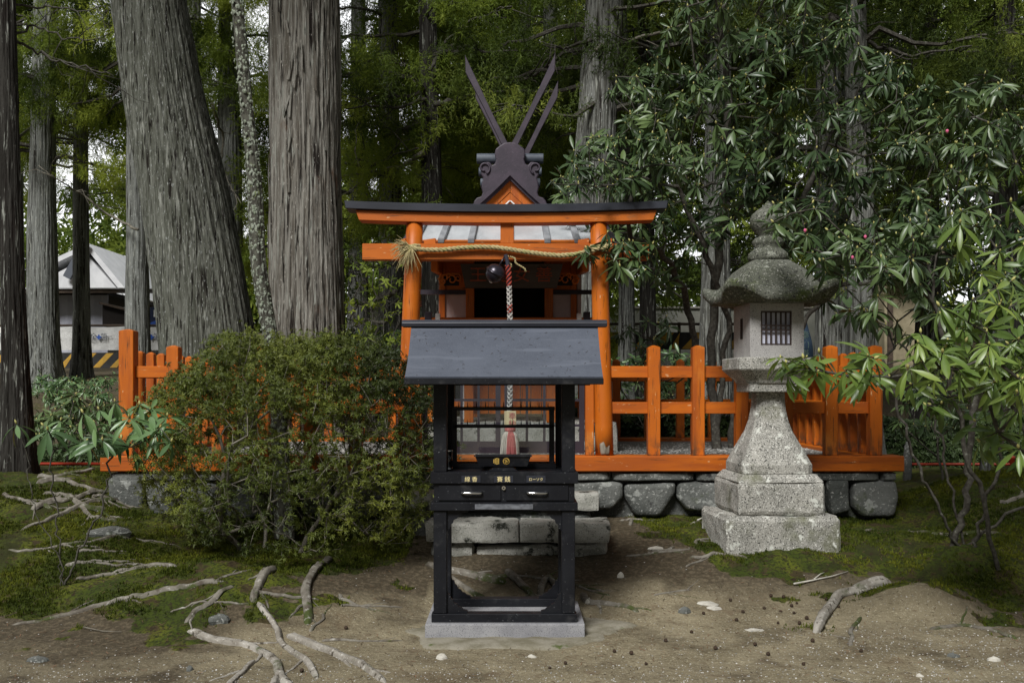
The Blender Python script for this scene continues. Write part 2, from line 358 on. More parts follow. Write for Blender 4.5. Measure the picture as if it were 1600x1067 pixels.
M['root_pale'] = mk('pale_bare_root', (.34,.32,.28), (.20,.18,.15), 9, (1,1,1), .85, .6, 60, (1,1,1), .006, [((.05,.065,.016), 5, .60, .72), ((.46,.44,.40), 40, .56, .68), ((.07,.06,.045), 24, .56, .66)], .25)
M['root'] = mk('weathered_root', (.20,.185,.155), (.095,.082,.065), 9, (1,1,1), .85, .5, 60, (1,1,1), .006, [((.05,.065,.016), 5, .50, .64), ((.36,.345,.31), 30, .56, .72), ((.08,.065,.05), 18, .57, .72)], .25)
def leafm(nm, a, b_, rough=.38, tint=.45, trans=.25, spec=.5, sc=3):
    return mk(nm, a, b_, sc, (1,1,1), rough, 0, spec=spec, tint=tint, trans=trans)
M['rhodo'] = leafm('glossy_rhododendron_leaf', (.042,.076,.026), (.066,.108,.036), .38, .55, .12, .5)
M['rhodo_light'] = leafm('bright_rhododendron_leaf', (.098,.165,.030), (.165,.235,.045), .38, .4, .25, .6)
M['rhodo_left'] = leafm('mid_green_rhododendron_leaf', (.085,.16,.06), (.115,.20,.075), .35, .4, .2, .6)
M['bud'] = mk('yellow_green_bud', (.42,.40,.14), None, rough=.6)
M['pinkbud'] = mk('pink_flower_bud', (.62,.12,.24), None, rough=.6)
M['azalea'] = leafm('azalea_leaf', (.064,.084,.014), (.112,.138,.022), .5, .6, .3, .3, 2)
M['sugi'] = leafm('cedar_needles', (.15,.205,.024), (.215,.28,.038), .6, .65, .45, .3, .8)
M['sugi_dark'] = leafm('dark_cedar_needles', (.10,.14,.022), (.16,.21,.034), .65, .6, .4, .3, .8)
M['sugi_far'] = leafm('far_wood_leaves', (.14,.20,.03), (.21,.275,.05), .7, .65, .45, .2, .5)
M['hedge'] = leafm('hedge_leaf', (.035,.065,.018), (.055,.09,.025), .6, .5, .2)
M['mossblade'] = leafm('moss_tuft', (.045,.062,.008), (.10,.115,.013), .9, .6, .2, .1, 1.5)
M['straw'] = mk('straw', (.46,.385,.20), (.30,.25,.12), 40, (1,1,1), .8, spots=[((.28,.30,.10), 9, .5, .7)])
M['bell'] = mk('dark_bronze', (.035,.03,.042), (.02,.017,.024), 12, (1,1,1), .3, metal=.5, spec=.6)
M['ropeblack'] = mk('black_cord', (.03,.03,.045), None, rough=.8)
M['ropered'] = mk('red_cord', (.34,.045,.022), (.22,.03,.02), 40, rough=.8)
M['ropewhite'] = mk('white_cord', (.46,.44,.41), (.28,.27,.25), 40, rough=.85)
M['tassel_red'] = mk('faded_red_tassel', (.45,.13,.12), (.30,.08,.08), 90, (1,1,.1), .9, .5, 120, (1,1,.1), .004)
M['tassel_white'] = mk('grey_white_tassel', (.50,.46,.40), (.30,.27,.23), 90, (1,1,.1), .9, .5, 120, (1,1,.1), .004)
M['tagwood'] = mk('pale_wood_tag', (.55,.46,.27), (.42,.34,.2), 30, (1,1,.1), .7)
M['banner'] = mk('white_banner_cloth', (.72,.72,.70), (.60,.60,.585), 3, (1,1,1), .85, .6, 6, None, .03, [((.42,.42,.38), 2.5, .62, .8)])
M['blackp'] = mk('black_stripe_paint', (.018,.018,.018), (.03,.03,.03), 6, rough=.6)
M['yellowp'] = mk('yellow_stripe_paint', (.62,.36,.04), (.45,.26,.04), 6, rough=.6)
M['bluep'] = mk('blue_print', (.03,.10,.42), None, rough=.7)
M['greyprint'] = mk('dark_grey_print', (.08,.09,.11), None, rough=.7)
M['shedwall'] = mk('grey_corrugated_sheet', (.40,.41,.47), (.33,.34,.40), 2, (1,1,1), .6)
M['darkwood'] = mk('dark_wood', (.05,.035,.025), (.09,.065,.045), 10, (.3,1,1), .8)
M['farroof'] = mk('white_metal_roof', (.66,.67,.69), (.56,.57,.59), 2, (1,1,1), .5)
M['darkblue'] = mk('dark_blue_cloth', (.02,.03,.07), None, rough=.8)
M['bluecloth'] = mk('blue_grey_banner_cloth', (.07,.12,.20), (.05,.09,.15), 8, rough=.8)
M['greentext'] = mk('grey_green_lettering', (.22,.33,.28), None, rough=.8)
M['creamwall'] = mk('aged_cream_wall', (.30,.26,.17), (.22,.19,.12), 5, rough=.9)
M['palewall'] = mk('pale_concrete_wall', (.46,.46,.40), (.34,.35,.30), 2, (1,1,1), .9, .3, 20)
M['glassblue'] = mk('paper_window_backing', (.66,.67,.78), (.55,.56,.68), 9, rough=.7)
M['darkbrown'] = mk('dark_brown_lattice', (.045,.03,.025), None, rough=.6)
M['railred'] = mk('red_rail_paint', (.42,.045,.018), (.30,.03,.015), 9, rough=.45)
M['conem'] = mk('pine_cone', (.05,.03,.018), (.03,.02,.012), 50, rough=.9)
M['pebble'] = mk('pale_pebbles', (.42,.41,.38), (.26,.255,.24), 9, rough=.85, tint=.5, spots=[((.62,.61,.58), 30, .6, .66)])
M['whitestone'] = mk('pale_stone', (.52,.50,.44), (.38,.36,.31), 12, rough=.9, bump=.5, bscale=30)
def glassm():
    m = bpy.data.materials.new('thin_glass'); m.use_nodes = True; nt = m.node_tree; nt.nodes.remove(nt.nodes['Principled BSDF'])
    t = _n(nt, 'ShaderNodeBsdfTransparent'); t.inputs[0].default_value = (.90,.93,.94,1); g = _n(nt, 'ShaderNodeBsdfGlossy'); g.inputs['Roughness'].default_value = .02
    f = _n(nt, 'ShaderNodeFresnel'); f.inputs[0].default_value = 1.5; mu = _n(nt, 'ShaderNodeMath', operation='MULTIPLY'); mu.inputs[1].default_value = 1.6
    mx = _n(nt, 'ShaderNodeMixShader'); L = nt.links; L.new(f.outputs[0], mu.inputs[0]); L.new(mu.outputs[0], mx.inputs[0]); L.new(t.outputs[0], mx.inputs[1]); L.new(g.outputs[0], mx.inputs[2])
    L.new(mx.outputs[0], nt.nodes['Material Output'].inputs['Surface']); return m
M['glass'] = glassm()
def groundm():
    m = mk('forest_soil', (.178,.15,.095), (.26,.222,.145), 2.3, (1,1,1), .95, .8, 30, (1,1,1), .02,
      [((.36,.32,.22), 55, .56, .66), ((.15,.115,.07), 1.3, .55, .72), ((.09,.07,.045), 40, .60, .70), ((.45,.42,.33), 90, .61, .67), ((.16,.125,.08), 6, .56, .70)], .15)
    nt = m.node_tree; L = nt.links; b = nt.nodes['Principled BSDF']; src = b.inputs['Base Color'].links[0].from_socket
    def A(n): return _n(nt, 'ShaderNodeAttribute', attribute_name=n).outputs['Fac']
    tc = nt.nodes.new('ShaderNodeTexCoord')
    def nz(s, d=8):
        n = _n(nt, 'ShaderNodeTexNoise'); n.inputs['Scale'].default_value = s; n.inputs['Detail'].default_value = d; n.inputs['Roughness'].default_value = .65; L.new(tc.outputs['Object'], n.inputs['Vector']); return n.outputs['Fac']
    def ramp(f, a, c):
        r = _n(nt, 'ShaderNodeMapRange', interpolation_type='SMOOTHSTEP'); r.inputs['From Min'].default_value = a; r.inputs['From Max'].default_value = c; L.new(f, r.inputs['Value']); return r.outputs[0]
    def mix(f, a, c):
        x = _n(nt, 'ShaderNodeMix', data_type='RGBA'); L.new(f, x.inputs['Factor'])
        for i, k in ((6, a), (7, c)):
            if isinstance(k, tuple): x.inputs[i].default_value = rgb(k)
            else: L.new(k, x.inputs[i])
        return x.outputs[2]
    mo = mix(ramp(nz(3), .42, .64), (.040,.056,.008), (.100,.112,.013)); mo = mix(ramp(nz(45), .46, .60), mo, (.022,.026,.008)); mo = mix(ramp(nz(6), .53, .63), mo, (.05,.038,.018)); mo = mix(ramp(nz(1.4), .51, .66), mo, (.028,.030,.010)); mo = mix(ramp(nz(14), .56, .64), mo, (.030,.022,.012))
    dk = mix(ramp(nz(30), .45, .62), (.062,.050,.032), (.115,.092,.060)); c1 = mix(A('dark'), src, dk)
    s = _n(nt, 'ShaderNodeMath', operation='ADD'); L.new(A('moss'), s.inputs[0]); k = _n(nt, 'ShaderNodeMath', operation='MULTIPLY'); k.inputs[1].default_value = .5; L.new(nz(9), k.inputs[0]); L.new(k.outputs[0], s.inputs[1])
    c2 = mix(ramp(s.outputs[0], .68, .84), c1, mo); L.new(c2, b.inputs['Base Color']); return m
M['ground'] = groundm()
# ------------------------------------------------------------ fence round the shrine
DF, DR = 8.6, 11.8
ZS0, ZS1 = ZP(735, DF), ZP(711, DF)          # sill bottom and top
LX, RX = XP(201, DF), XP(1366, DF)
def post_mb(x, y, w=.105, z0=ZS1, z1=1.87, cap=.018):
    b = MB(); h = w/2; b.box(x-h, x+h, y-h, y+h, z0, z1); b.frus(x, y, z1+.001, z1+cap, h+.001, h+.001, .012, .012); return b
RAILS = [(1.61, 1.71), (1.30, 1.40)]
def front_fence(pxs, xa, xb, label):
    t = thing('fence_section', label, 'fence', ((xa+xb)/2, DF, ZS1), 'vermilion fence sections round the shrine')
    for p in pxs: (post_mb(XP(p, DF), DF, .125, z1=2.01) if p == 201 else post_mb(XP(p, DF), DF)).build('post', M['orange'], t, bev=.004)
    for z0, z1 in RAILS: MB().box(xa, xb, DF-.012, DF+.048, z0, z1).build('rail', M['orange_x'], t, bev=.004)
front_fence([201, 272, 343, 414, 486, 557], LX+.0525, XP(630, DF), 'front vermilion post-and-rail fence half behind the azalea bush, left of the torii')
front_fence([1021, 1090, 1158, 1227, 1297, 1366], XP(953, DF), RX-.0525, 'front vermilion post-and-rail fence between the torii and the right corner, behind the lantern')
for X, lab in ((LX, 'slatted vermilion side fence running back from the left front corner post'), (RX, 'slatted vermilion side fence running back from the right front corner post')):
    t = thing('fence_section', lab, 'fence', (X, 10.2, ZS1), 'vermilion fence sections round the shrine')
    for k in range(12):
        y = DF+.27*(k+1); 
        if y < DR-.1: post_mb(X, y, .07, ZS1, 1.83, .02).build('slat', M['orange'], t, bev=.003)
    sx = 1 if X > 0 else -1
    for z0, z1 in RAILS: MB().box(X-.03-sx*.062, X+.03-sx*.062, DF+.055, DR-.055, z0, z1).build('rail', M['orange_y'], t, bev=.004)
    MB().box(X-.09, X+.09, DF+.125, DR-.125, ZS0, ZS1-.003).build('sill', M['orange_y'], t, bev=.005)
t = thing('fence_section', 'rear vermilion post-and-rail fence closing the enclosure behind the shrine', 'fence', (0, DR, ZS1), 'vermilion fence sections round the shrine')
x = LX
while x <= RX+.01:
    if not (-1.35 < x < 1.2): post_mb(x, DR, .09, ZS1, 1.84, .03).build('post', M['orange'], t, bev=.004)
    x += (RX-LX)/17
for z0, z1 in RAILS: MB().box(LX+.05, RX-.05, DR-.04, DR+.0, z0-.003, z1-.003).build('rail', M['orange_x'], t, bev=.004)
MB().box(LX-.2, RX+.2, DR-.12, DR+.1, ZS0, ZS1).build('sill', M['orange_x'], t, bev=.005)
tag(MB().box(XP(165, DF), XP(1405, DF), DF-.12, DF+.12, ZS0, ZS1).build('sill_beam', M['orange_x'], None, bev=.008), 'long vermilion sill beam lying along the top of the stone wall', 'beam')
# ------------------------------------------------------------ retaining wall of fieldstones
def stone(poly, y0, depth, seed, n=44, amp=.02):
    """polygon outline (x,z) -> rounded stone with a rough face, its front near y0"""
    r = rng(seed); pl = np.array(poly, float); c = pl.mean(0); m = len(pl); pts = []
    for k in range(n):
        t = k/n*m; i = int(t); f = t-i; pts.append(pl[i]*(1-f)+pl[(i+1) % m]*f)
    pts = np.array(pts)
    for _ in range(2): pts = .5*pts+.25*np.roll(pts, 1, 0)+.25*np.roll(pts, -1, 0)
    lay = [(.0, .0), (.35, .004), (.62, .0), (.80, .006), (.91, .018), (.975, .045), (1.0, .10), (.98, depth)]
    V = []; 
    for s, dy in lay[1:]:
        q = c+(pts-c)*s; V.append(np.column_stack([q[:, 0], np.full(n, y0+dy), q[:, 1]]))
    V = np.vstack(V); V = V+np.column_stack([wav(V, 9, seed)*amp*.5, wav(V, 8, seed+1)*amp+wav(V, 26, seed+2)*amp*.35, wav(V, 9, seed+3)*amp*.5])
    V = np.vstack([V, [[c[0], y0+.0, c[1]]], [[c[0], y0+depth, c[1]]]]); L = len(lay)-1; fs = []
    for k in range(L-1):
        for i in range(n): j = (i+1) % n; fs.append((k*n+i, (k+1)*n+i, (k+1)*n+j, k*n+j))
    for i in range(n): j = (i+1) % n; fs.append((L*n, i, j)); fs.append((L*n+1, (L-1)*n+j, (L-1)*n+i))
    b = MB(); b.add(V, fs); return b
wall = thing('stone_retaining_wall', 'low fieldstone retaining wall carrying the vermilion sill of the enclosure', 'wall', (0, 8.6, .3), None)
def zf(y): return ZP(y, 8.55)
R = rng(11)
rocks = [[(903,753),(972,753),(973,778),(955,797),(903,795)], [(976,754),(1056,752),(1056,770),(1032,808),(992,806),(976,775)], [(1060,752),(1128,752),(1130,800),(1075,797),(1059,776)],
         [(1135,752),(1200,750),(1202,806),(1140,808)], [(1206,752),(1286,750),(1284,800),(1215,808)], [(1290,750),(1326,748),(1330,800),(1300,806)], [(1332,750),(1398,748),(1402,776),(1396,808),(1345,806),(1331,790)],
         [(168,742),(222,744),(224,775),(214,830),(180,828),(168,790)]]
x = 228
while x < 890:
    w = R.uniform(48, 86); rocks.append([(x,752),(x+w-4,751),(x+w-3,785),(x+w-14,808),(x+12,810),(x+1,780)]); x += w
for i, p in enumerate(rocks):
    b = stone([(XP(a, 8.55), zf(bb)) for a, bb in p], 8.50, .3, 100+i, amp=.016); b.build('stone', M['rock'], wall, smooth=True)
x = 172
while x < 1395:
    w = min(R.uniform(90, 170), 1400-x); b = stone([(XP(x+1, 8.55), zf(751)), (XP(x+w-1, 8.55), zf(751)), (XP(x+w-1, 8.55), zf(737.5)), (XP(x+1, 8.55), zf(737.5))], 8.51, .3, int(x), amp=.006)
    b.build('ledge_stone', M['rock'], wall, smooth=True); x += w
MB().box(LX-.12, RX+.12, 8.66, 11.9, .1, ZS0-.006).build('earth_core', M['rock'], wall)
for sx, X in ((-1, LX-.16), (1, RX+.16)):
    y = 8.8
    while y < 11.8:
        w = R.uniform(.35, .6); b = stone([(y, .3), (y+w-.02, .28), (y+w-.02, .79), (y+.01, .79)], 0, .2, int(y*100), amp=.014)
        b.v = [(X+sx*(.1-p[1]), p[0], p[2]) for p in b.v]; b.build('stone', M['rock'], wall, smooth=True); y += w
# pebbles inside the enclosure
tag(MB().box(LX, RX, 8.72, 11.7, .80, .905).build('gravel_bed', M['pebble'], None), None, None, None, 'structure')
# ------------------------------------------------------------ steps
def rough_block(x0, x1, y0, y1, z0, z1, seed, amp=.008, n=(26, 8, 6)):
    nx, ny, nz = n; b = MB(); V = []; idx = {}
    def vid(i, j, k):
        if (i, j, k) not in idx:
            idx[(i, j, k)] = len(V); u, v, w = i/nx, j/ny, k/nz
            V.append((x0+(x1-x0)*u, y0+(y1-y0)*v, z0+(z1-z0)*w))
        return idx[(i, j, k)]
    fs = []
    for i in range(nx):
        for j in range(ny):
            fs.append((vid(i,j,nz),vid(i+1,j,nz),vid(i+1,j+1,nz),vid(i,j+1,nz))); fs.append((vid(i,j,0),vid(i,j+1,0),vid(i+1,j+1,0),vid(i+1,j,0)))
        for k in range(nz):
            fs.append((vid(i,0,k),vid(i+1,0,k),vid(i+1,0,k+1),vid(i,0,k+1))); fs.append((vid(i,ny,k),vid(i,ny,k+1),vid(i+1,ny,k+1),vid(i+1,ny,k)))
    for j in range(ny):
        for k in range(nz):
            fs.append((vid(0,j,k),vid(0,j,k+1),vid(0,j+1,k+1),vid(0,j+1,k))); fs.append((vid(nx,j,k),vid(nx,j+1,k),vid(nx,j+1,k+1),vid(nx,j,k+1)))
    V = np.array(V); c = np.array([(x0+x1)/2, (y0+y1)/2, (z0+z1)/2]); h = np.array([x1-x0, y1-y0, z1-z0])/2; u = np.abs((V-c)/h)
    rr = min(h)*.22; e = (np.sort(u, axis=1)[:, 1] > .999); V = V-(np.sign(V-c)*rr*.35*(e[:, None])*(u > .999))
    V = V+np.column_stack([wav(V, 12, seed), wav(V, 12, seed+1), wav(V, 12, seed+2)])*amp+np.column_stack([wav(V, 45, seed+3), wav(V, 45, seed+4), wav(V, 45, seed+5)])*amp*.4
    b.add(V, fs); return b
st = thing('stone_steps', 'worn stone steps leading up to the torii behind the black offertory stand', 'steps', (0, 7.8, .15))
rough_block(-.66, .055, 7.62, 8.0, .335, .49, 1).build('tread', M['stepstone'], st); rough_block(.06, .755, 7.64, 8.0, .33, .487, 2).build('tread', M['stepstone'], st)
rough_block(-.62, -.3, 7.68, 8.0, .08, .32, 3, .014).build('riser_block', M['stepstone'], st); rough_block(-.28, .36, 7.69, 8.0, .1, .315, 4, .012).build('riser_block', M['stepstone'], st)
rough_block(.375, .73, 7.68, 8.0, .12, .318, 5, .014).build('riser_block', M['stepstone'], st)
rough_block(-.85, .05, 8.03, 8.42, .53, .672, 6).build('tread', M['stepstone'], st); rough_block(.06, .71, 8.05, 8.42, .53, .668, 7).build('tread', M['stepstone'], st)
rough_block(-.8, .66, 8.1, 8.42, .2, .515, 8, .014).build('riser_block', M['rock'], st)
# ------------------------------------------------------------ torii
to = thing('torii_gate', 'vermilion torii gate with black capped lintel standing on the sill beam', 'torii', (XP(790, DF), DF, ZS1))
def pil(xb, xt, name='pillar'):
    z1 = ZP(351, DF)+.004; pts = [(XP(xb, DF)*(1-t)+XP(xt, DF)*t, DF, ZS1*(1-t)+z1*t) for t in np.linspace(0, 1, 9)]
    b = MB(); b.tube(pts, np.linspace(.079, .072, 9), 32); return b.build(name, M['orange'], to, smooth=True)
pil(633, 648); pr = pil(944.5, 935)
pt = stone([(XP(937, DF)-.0, ZS1+.002), (XP(952, DF), ZS1+.002), (XP(953, DF), ZP(693, DF)), (XP(947, DF), ZP(700, DF)), (XP(942, DF), ZP(686, DF)), (XP(935, DF), ZP(692, DF))], DF-.087, .03, 5, amp=.003).build('peeled_patch', M['bare'], to, smooth=True)
pt['label'] = 'bare weathered wood where the paint peeled off'
for a, c in ((652.5, 1), (921, 1)): MB().box(XP(a-6.5, DF), XP(a+6.5, DF), DF-.03, DF+.06, ZS1, ZP(420, DF)-(.9 if a < 700 else .9)).build('inner_post', M['orange'], to, bev=.004)
def arch_bar(x0, x1, zc_t, zc_b, rise, yh, cx, slant=0, n=24):
    b = MB(); Rg = []
    for i in range(n+1):
        u = -1+2*i/n; xt = cx+(x1-x0)/2*u; r = rise*u*u
        xb = cx+((x1-x0)/2-slant)*u
        Rg.append([(xb, DF-yh, zc_b+r), (xb, DF+yh, zc_b+r), (xt, DF+yh, zc_t+r), (xt, DF-yh, zc_t+r)])
    b.rings(Rg); return b
cx = XP(791, DF); D1 = DF-.1
arch_bar(XP(556, D1), XP(1028, D1), ZP(335.5, DF), ZP(351, DF), .024, .085, cx, .03).build('lintel', M['orange_x'], to, bev=.004)
arch_bar(XP(538, D1), XP(1043, D1), ZP(323, DF), ZP(335, DF), .030, .12, cx, .012).build('lintel_cap', M['blackcap'], to, bev=.004)
b = MB(); zt, zm = ZP(382, DF), ZP(407, DF)
MB().box(XP(566, DF-.05), XP(1014, DF-.05), DF-.052, DF+.052, zm, zt).build('tie_beam', M['orange_x'], to, bev=.004)
MB().box(XP(782, DF), XP(803, DF), DF-.045, DF+.045, zt+.001, ZP(350, DF)).build('centre_strut', M['orange'], to, bev=.004)
for a, bb in ((663, 681), (903, 920), (627, 634), (948, 956)):
    p = [(XP(a, DF), zt+.002), (XP(bb, DF), zt+.002), (XP(bb, DF), zt+.05), (XP(a, DF), zt+.035)]
    b = MB().prism(p, DF-.03, DF+.03); b.build('wedge', M['orange_x'], to, bev=.002)
# lattice gate leaves between the pillars
lg = thing('lattice_gate', 'dark purple lattice gate leaves between the torii pillars, behind the stand', 'gate', (XP(787, DF), DF+.1, ZS1))
y0, y1 = DF+.07, DF+.10
for side in ((659, 782), (788, 914)):
    lf = MB(); a, c = side
    for u, v in ((a, a+8), (c-8, c)): lf.box(XP(u, DF), XP(v, DF), y0, y1, ZS1+.01, ZP(592, DF))
    lf.box(XP(a, DF), XP(c, DF), y0+.002, y1-.002, ZS1+.012, ZP(690, DF)); lf.box(XP(a, DF), XP(c, DF), y0+.002, y1-.002, ZP(600, DF), ZP(594, DF)-.001)
    fr = lf.build('gate_leaf', M['lattice'], lg)
    gb = MB()
    for u in np.linspace(a+8, c-8, 5)[1:-1]: gb.box(XP(u-2, DF), XP(u+2, DF), y0+.006, y1-.006, ZP(690, DF), ZP(600, DF))
    for v in (624, 664): gb.box(XP(a+8, DF), XP(c-8, DF), y0+.009, y1-.009, ZP(v+3, DF), ZP(v-1, DF))
    gb.build('grille', M['lattice'], fr)
# ------------------------------------------------------------ straw rope, bell, bell rope
def rope_strands(pts, R_, r_, tw, n=3, seg=7, sub=10):
    pts = np.array(pts, float); k = len(pts); t = np.linspace(0, k-1, (k-1)*sub+1); C_ = np.column_stack([np.interp(t, np.arange(k), pts[:, i]) for i in range(3)])
    T = np.gradient(C_, axis=0); L = np.concatenate([[0], np.cumsum(np.linalg.norm(np.diff(C_, axis=0), axis=1))]); T /= np.linalg.norm(T, axis=1)[:, None]
    u = np.cross(T, (0, 1, 0) if abs(T[0][1]) < .9 else (1, 0, 0)); u /= np.linalg.norm(u, axis=1)[:, None]; w = np.cross(T, u); out = []
    for s in range(n):
        a = L*tw+s*2*math.pi/n; out.append(C_+R_*(np.cos(a)[:, None]*u+np.sin(a)[:, None]*w))
    return out
yr = DF-.115
ctl = [(641, 386), (650, 389), (662, 390), (690, 390), (720, 387), (745, 385.5), (770, 386), (795, 389), (820, 393), (850, 397), (875, 399), (900, 397), (925, 391), (946, 386), (956, 383)]
cp = [(XP(a, yr), yr+(.02 if 655 < a < 930 else 0), ZP(bb, yr)) for a, bb in ctl]
sr = thing('straw_rope', 'twisted straw rope with a frayed end tied across the torii tie beam', 'rope', (XP(790, yr), yr, ZP(392, yr)))
b = MB()
for s in rope_strands(cp, .0118, .0125, 56, 3): b.tube(s, .0105, 8)
b.build('cord', M['straw'], sr, smooth=True)
for px, pz in ((640, 388), (953, 385)):
    b = MB(); c = [(XP(px+4*math.cos(a), DF)*0+XP(634+(0 if px < 800 else 309), DF)+XP(800+13, 8.6)*0+.095*math.cos(a)+(.04 if px < 800 else -.03), DF+.095*math.sin(a), ZP(pz+2*math.sin(2*a), DF)) for a in np.linspace(0, 2*math.pi, 24)]
    for s in rope_strands(c, .009, .01, 60, 3, sub=4): b.tube(s, .011, 6)
    b.build('loop', M['straw'], sr, smooth=True)
b = MB(); r = rng(4); p0 = np.array([XP(643, yr), yr-.01, ZP(388, yr)])
for i in range(120):
    a = r.uniform(2.35, 4.75) if i < 104 else r.uniform(4.3, 5.1); L = r.uniform(.07, .19); d = np.array([math.cos(a), r.uniform(-.5, .2), math.sin(a)*.8+.25]); d /= np.linalg.norm(d)
    b.tube([p0+d*.0, p0+d*L*.4, p0+d*L*.75+np.array([0, -.01, -.02]), p0+d*L+np.array([r.normal()*.015, -.01, -.06*r.random()-.02])], [.004, .003, .0022, .001], 4)
b.build('frayed_end', M['straw'], sr)
b = MB()
for q in ((797, 402, 820, 425), (790, 400, 797, 418)):
    pts = [(XP(q[0]+(q[2]-q[0])*t+3*math.sin(t*9), yr), yr-.03, ZP(q[1]+(q[3]-q[1])*t**1.3, yr)) for t in np.linspace(0, 1, 14)]
    for s in rope_strands(pts, .004, .004, 160, 2, sub=5): b.tube(s, .0045, 5)
b.build('loose_strand', M['straw'], sr, smooth=True)
be = thing('suzu_bell', 'round dark bronze bell hanging tilted beside the striped rope', 'bell', (XP(774, 8.42), 8.42, ZP(442, 8.42)))
bx, by, bz = XP(774, 8.42), 8.42, ZP(427, 8.42)
prof = [(.002, -.082), (.03, -.078), (.055, -.062), (.074, -.035), (.081, -.004), (.081, .0), (.088, .002), (.088, .014), (.081, .016), (.078, .03), (.064, .052), (.04, .068), (.015, .076), (.002, .078)]
def lathe_t(prof, c, tilt, seg=32):
    b = MB(); b.lathe(prof, 0, 0, seg); V = np.array(b.v)@rotx(.25).T@roty(tilt).T+np.array(c); b.v = [tuple(v) for v in V]; return b
lathe_t(prof, (bx, by, bz), .5).build('shell', M['bell'], be, smooth=True)
lathe_t([(.004, -.092), (.014, -.088), (.016, -.082), (.010, -.078)], (bx, by, bz), .5, 12).build('boss', M['chrome'], be, smooth=True)
MB().tube([(bx+.03, by, bz+.06), (bx+.06, by, bz+.11), (bx+.085, by+.02, bz+.15)], .008, 8).build('hanger', M['bell'], be, smooth=True)
br = thing('bell_rope', 'thick red, white and black bell rope ending in a red and white tassel', 'rope', (XP(796, 8.45), 8.45, ZP(712, 8.45)))
yb = 8.43; line = [(790, 398), (793, 410), (795, 430), (796, 460), (797, 500), (797, 560), (797, 620), (796, 644)]; cp = [(XP(a, yb), yb, ZP(c, yb)) for a, c in line]
t = np.linspace(0, len(cp)-1, 120); cpi = np.column_stack([np.interp(t, np.arange(len(cp)), np.array(cp)[:, i]) for i in range(3)])
b = MB(); b.tube(cpi, .017, 10); b.build('core', M['ropeblack'], br, smooth=True)
for nm, mt, ph, tw, k in (('red_strand', 'ropered', 0, 55, 3), ('white_strand', 'ropewhite', 1.05, 55, 3), ('white_strand', 'ropewhite', .5, -55, 3)):
    b = MB(); b2 = MB()
    for s in rope_strands(cpi, .0175, .007, tw, k, sub=3):
        z = s[:, 2]; hi, lo = ((ZP(415, yb), ZP(448, yb)) if nm == 'red_strand' else (ZP(446, yb), -9))
        mask = (z < hi+.0) & (z > lo) if nm == 'red_strand' else (z < hi)
        q = s[mask]; 
        if len(q) > 3: b.tube(q, .0085 if nm == 'red_strand' else .0075, 6)
        if nm == 'red_strand':
            q = s[(z < ZP(476, yb)) & (z > ZP(490, yb))]
            if len(q) > 3: b2.tube(q, .009, 6)
    b.build(nm, M[mt], br, smooth=True)
    if b2.v: b2.build(nm, M[mt], br, smooth=True)
tg = MB().box(XP(788, yb), XP(806.5, yb), yb-.035, yb-.015, ZP(664, yb), ZP(642, yb)).build('wooden_tag', M['tagwood'], br, bev=.003)
text('lettering', '奉\n納', .062, M['tassel_red'], tg, (XP(800.5, yb), yb-.037, ZP(656, yb)))
b = MB(); b.lathe([(.028, ZP(664, yb)), (.045, ZP(668, yb)), (.047, ZP(672, yb)), (.038, ZP(675, yb))], XP(797, yb), yb, 20); b.build('tassel_collar', M['tassel_red'], br, smooth=True)
for nm, mt, pred in (('tassel_white', 'tassel_white', 0), ('tassel_red', 'tassel_red', 1)):
    b = MB(); r = rng(8)
    for i in range(190):
        a = r.uniform(0, 6.283); mid = (4.3 < a < 5.5)
        if mid != bool(pred): continue
        rr = r.uniform(.7, 1); c = (XP(797, yb), yb)
        pts = [(c[0]+math.cos(a)*q*rr, c[1]+math.sin(a)*q*rr, ZP(yy, yb)) for q, yy in ((.034, 673), (.058, 680), (.070, 690), (.078, 702), (.082, 711))]
        b.tube(pts, [.006, .007, .007, .006, .004], 4)
    b.build(nm, M[mt], br)
# ------------------------------------------------------------ little shrine
DS = 10.0
sh = thing('small_shrine', 'small vermilion shrine with pale metal porch roof and dark crossed finials behind the torii', 'shrine', (XP(797, DS), 10.4, .905))
SX = XP(797, DS); 
def sx(px, D=DS): return XP(px, D)
rough_block(SX-1.05, SX+1.05, 9.65, 11.35, .9, 1.2, 21, .008, (30, 20, 4)).build('stone_podium', M['stepstone'], sh)
MB().box(SX-.86, SX+.86, 9.55, 11.25, 2.13, 2.20).build('deck', M['orange_x'], sh, bev=.004)
for px in (-.8, -.4, .4, .8):
    for y in (9.7, 11.1): MB().box(SX+px-.045, SX+px+.045, y-.045, y+.045, 1.19, 2.131).build('stilt', M['orange'], sh, bev=.003)
b = MB()
for i in range(8): x0 = SX-.42+i*.105; b.box(x0, x0+.098, 9.86, 9.885, 1.27, 2.12)
b.build('base_boarding', M['orange'], sh)
for x0 in (-.47, .43): MB().box(SX+x0, SX+x0+.04, 9.83, 9.87, 1.22, 1.62).build('white_edge_board', M['white'], sh)
for a, c in ((686, 695), (892, 901)): MB().box(sx(a), sx(c), 10.0, 10.06, 2.201, 3.05).build('corner_post', M['orange'], sh)
for a, c in ((728, 741), (851, 864)): MB().box(sx(a), sx(c), 9.97, 10.06, 2.201, 3.0).build('porch_post', M['orange'], sh, bev=.004)
for a, c in ((695, 728), (864, 892)): MB().box(sx(a)+.001, sx(c)-.001, 10.03, 10.05, 2.201, ZP(457, 10)).build('wall_panel', M['plaster'], sh)
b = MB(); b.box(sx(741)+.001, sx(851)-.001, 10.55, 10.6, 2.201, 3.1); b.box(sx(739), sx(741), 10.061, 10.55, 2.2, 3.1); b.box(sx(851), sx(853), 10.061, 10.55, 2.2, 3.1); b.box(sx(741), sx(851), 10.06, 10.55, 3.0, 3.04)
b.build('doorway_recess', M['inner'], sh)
b = MB(); 
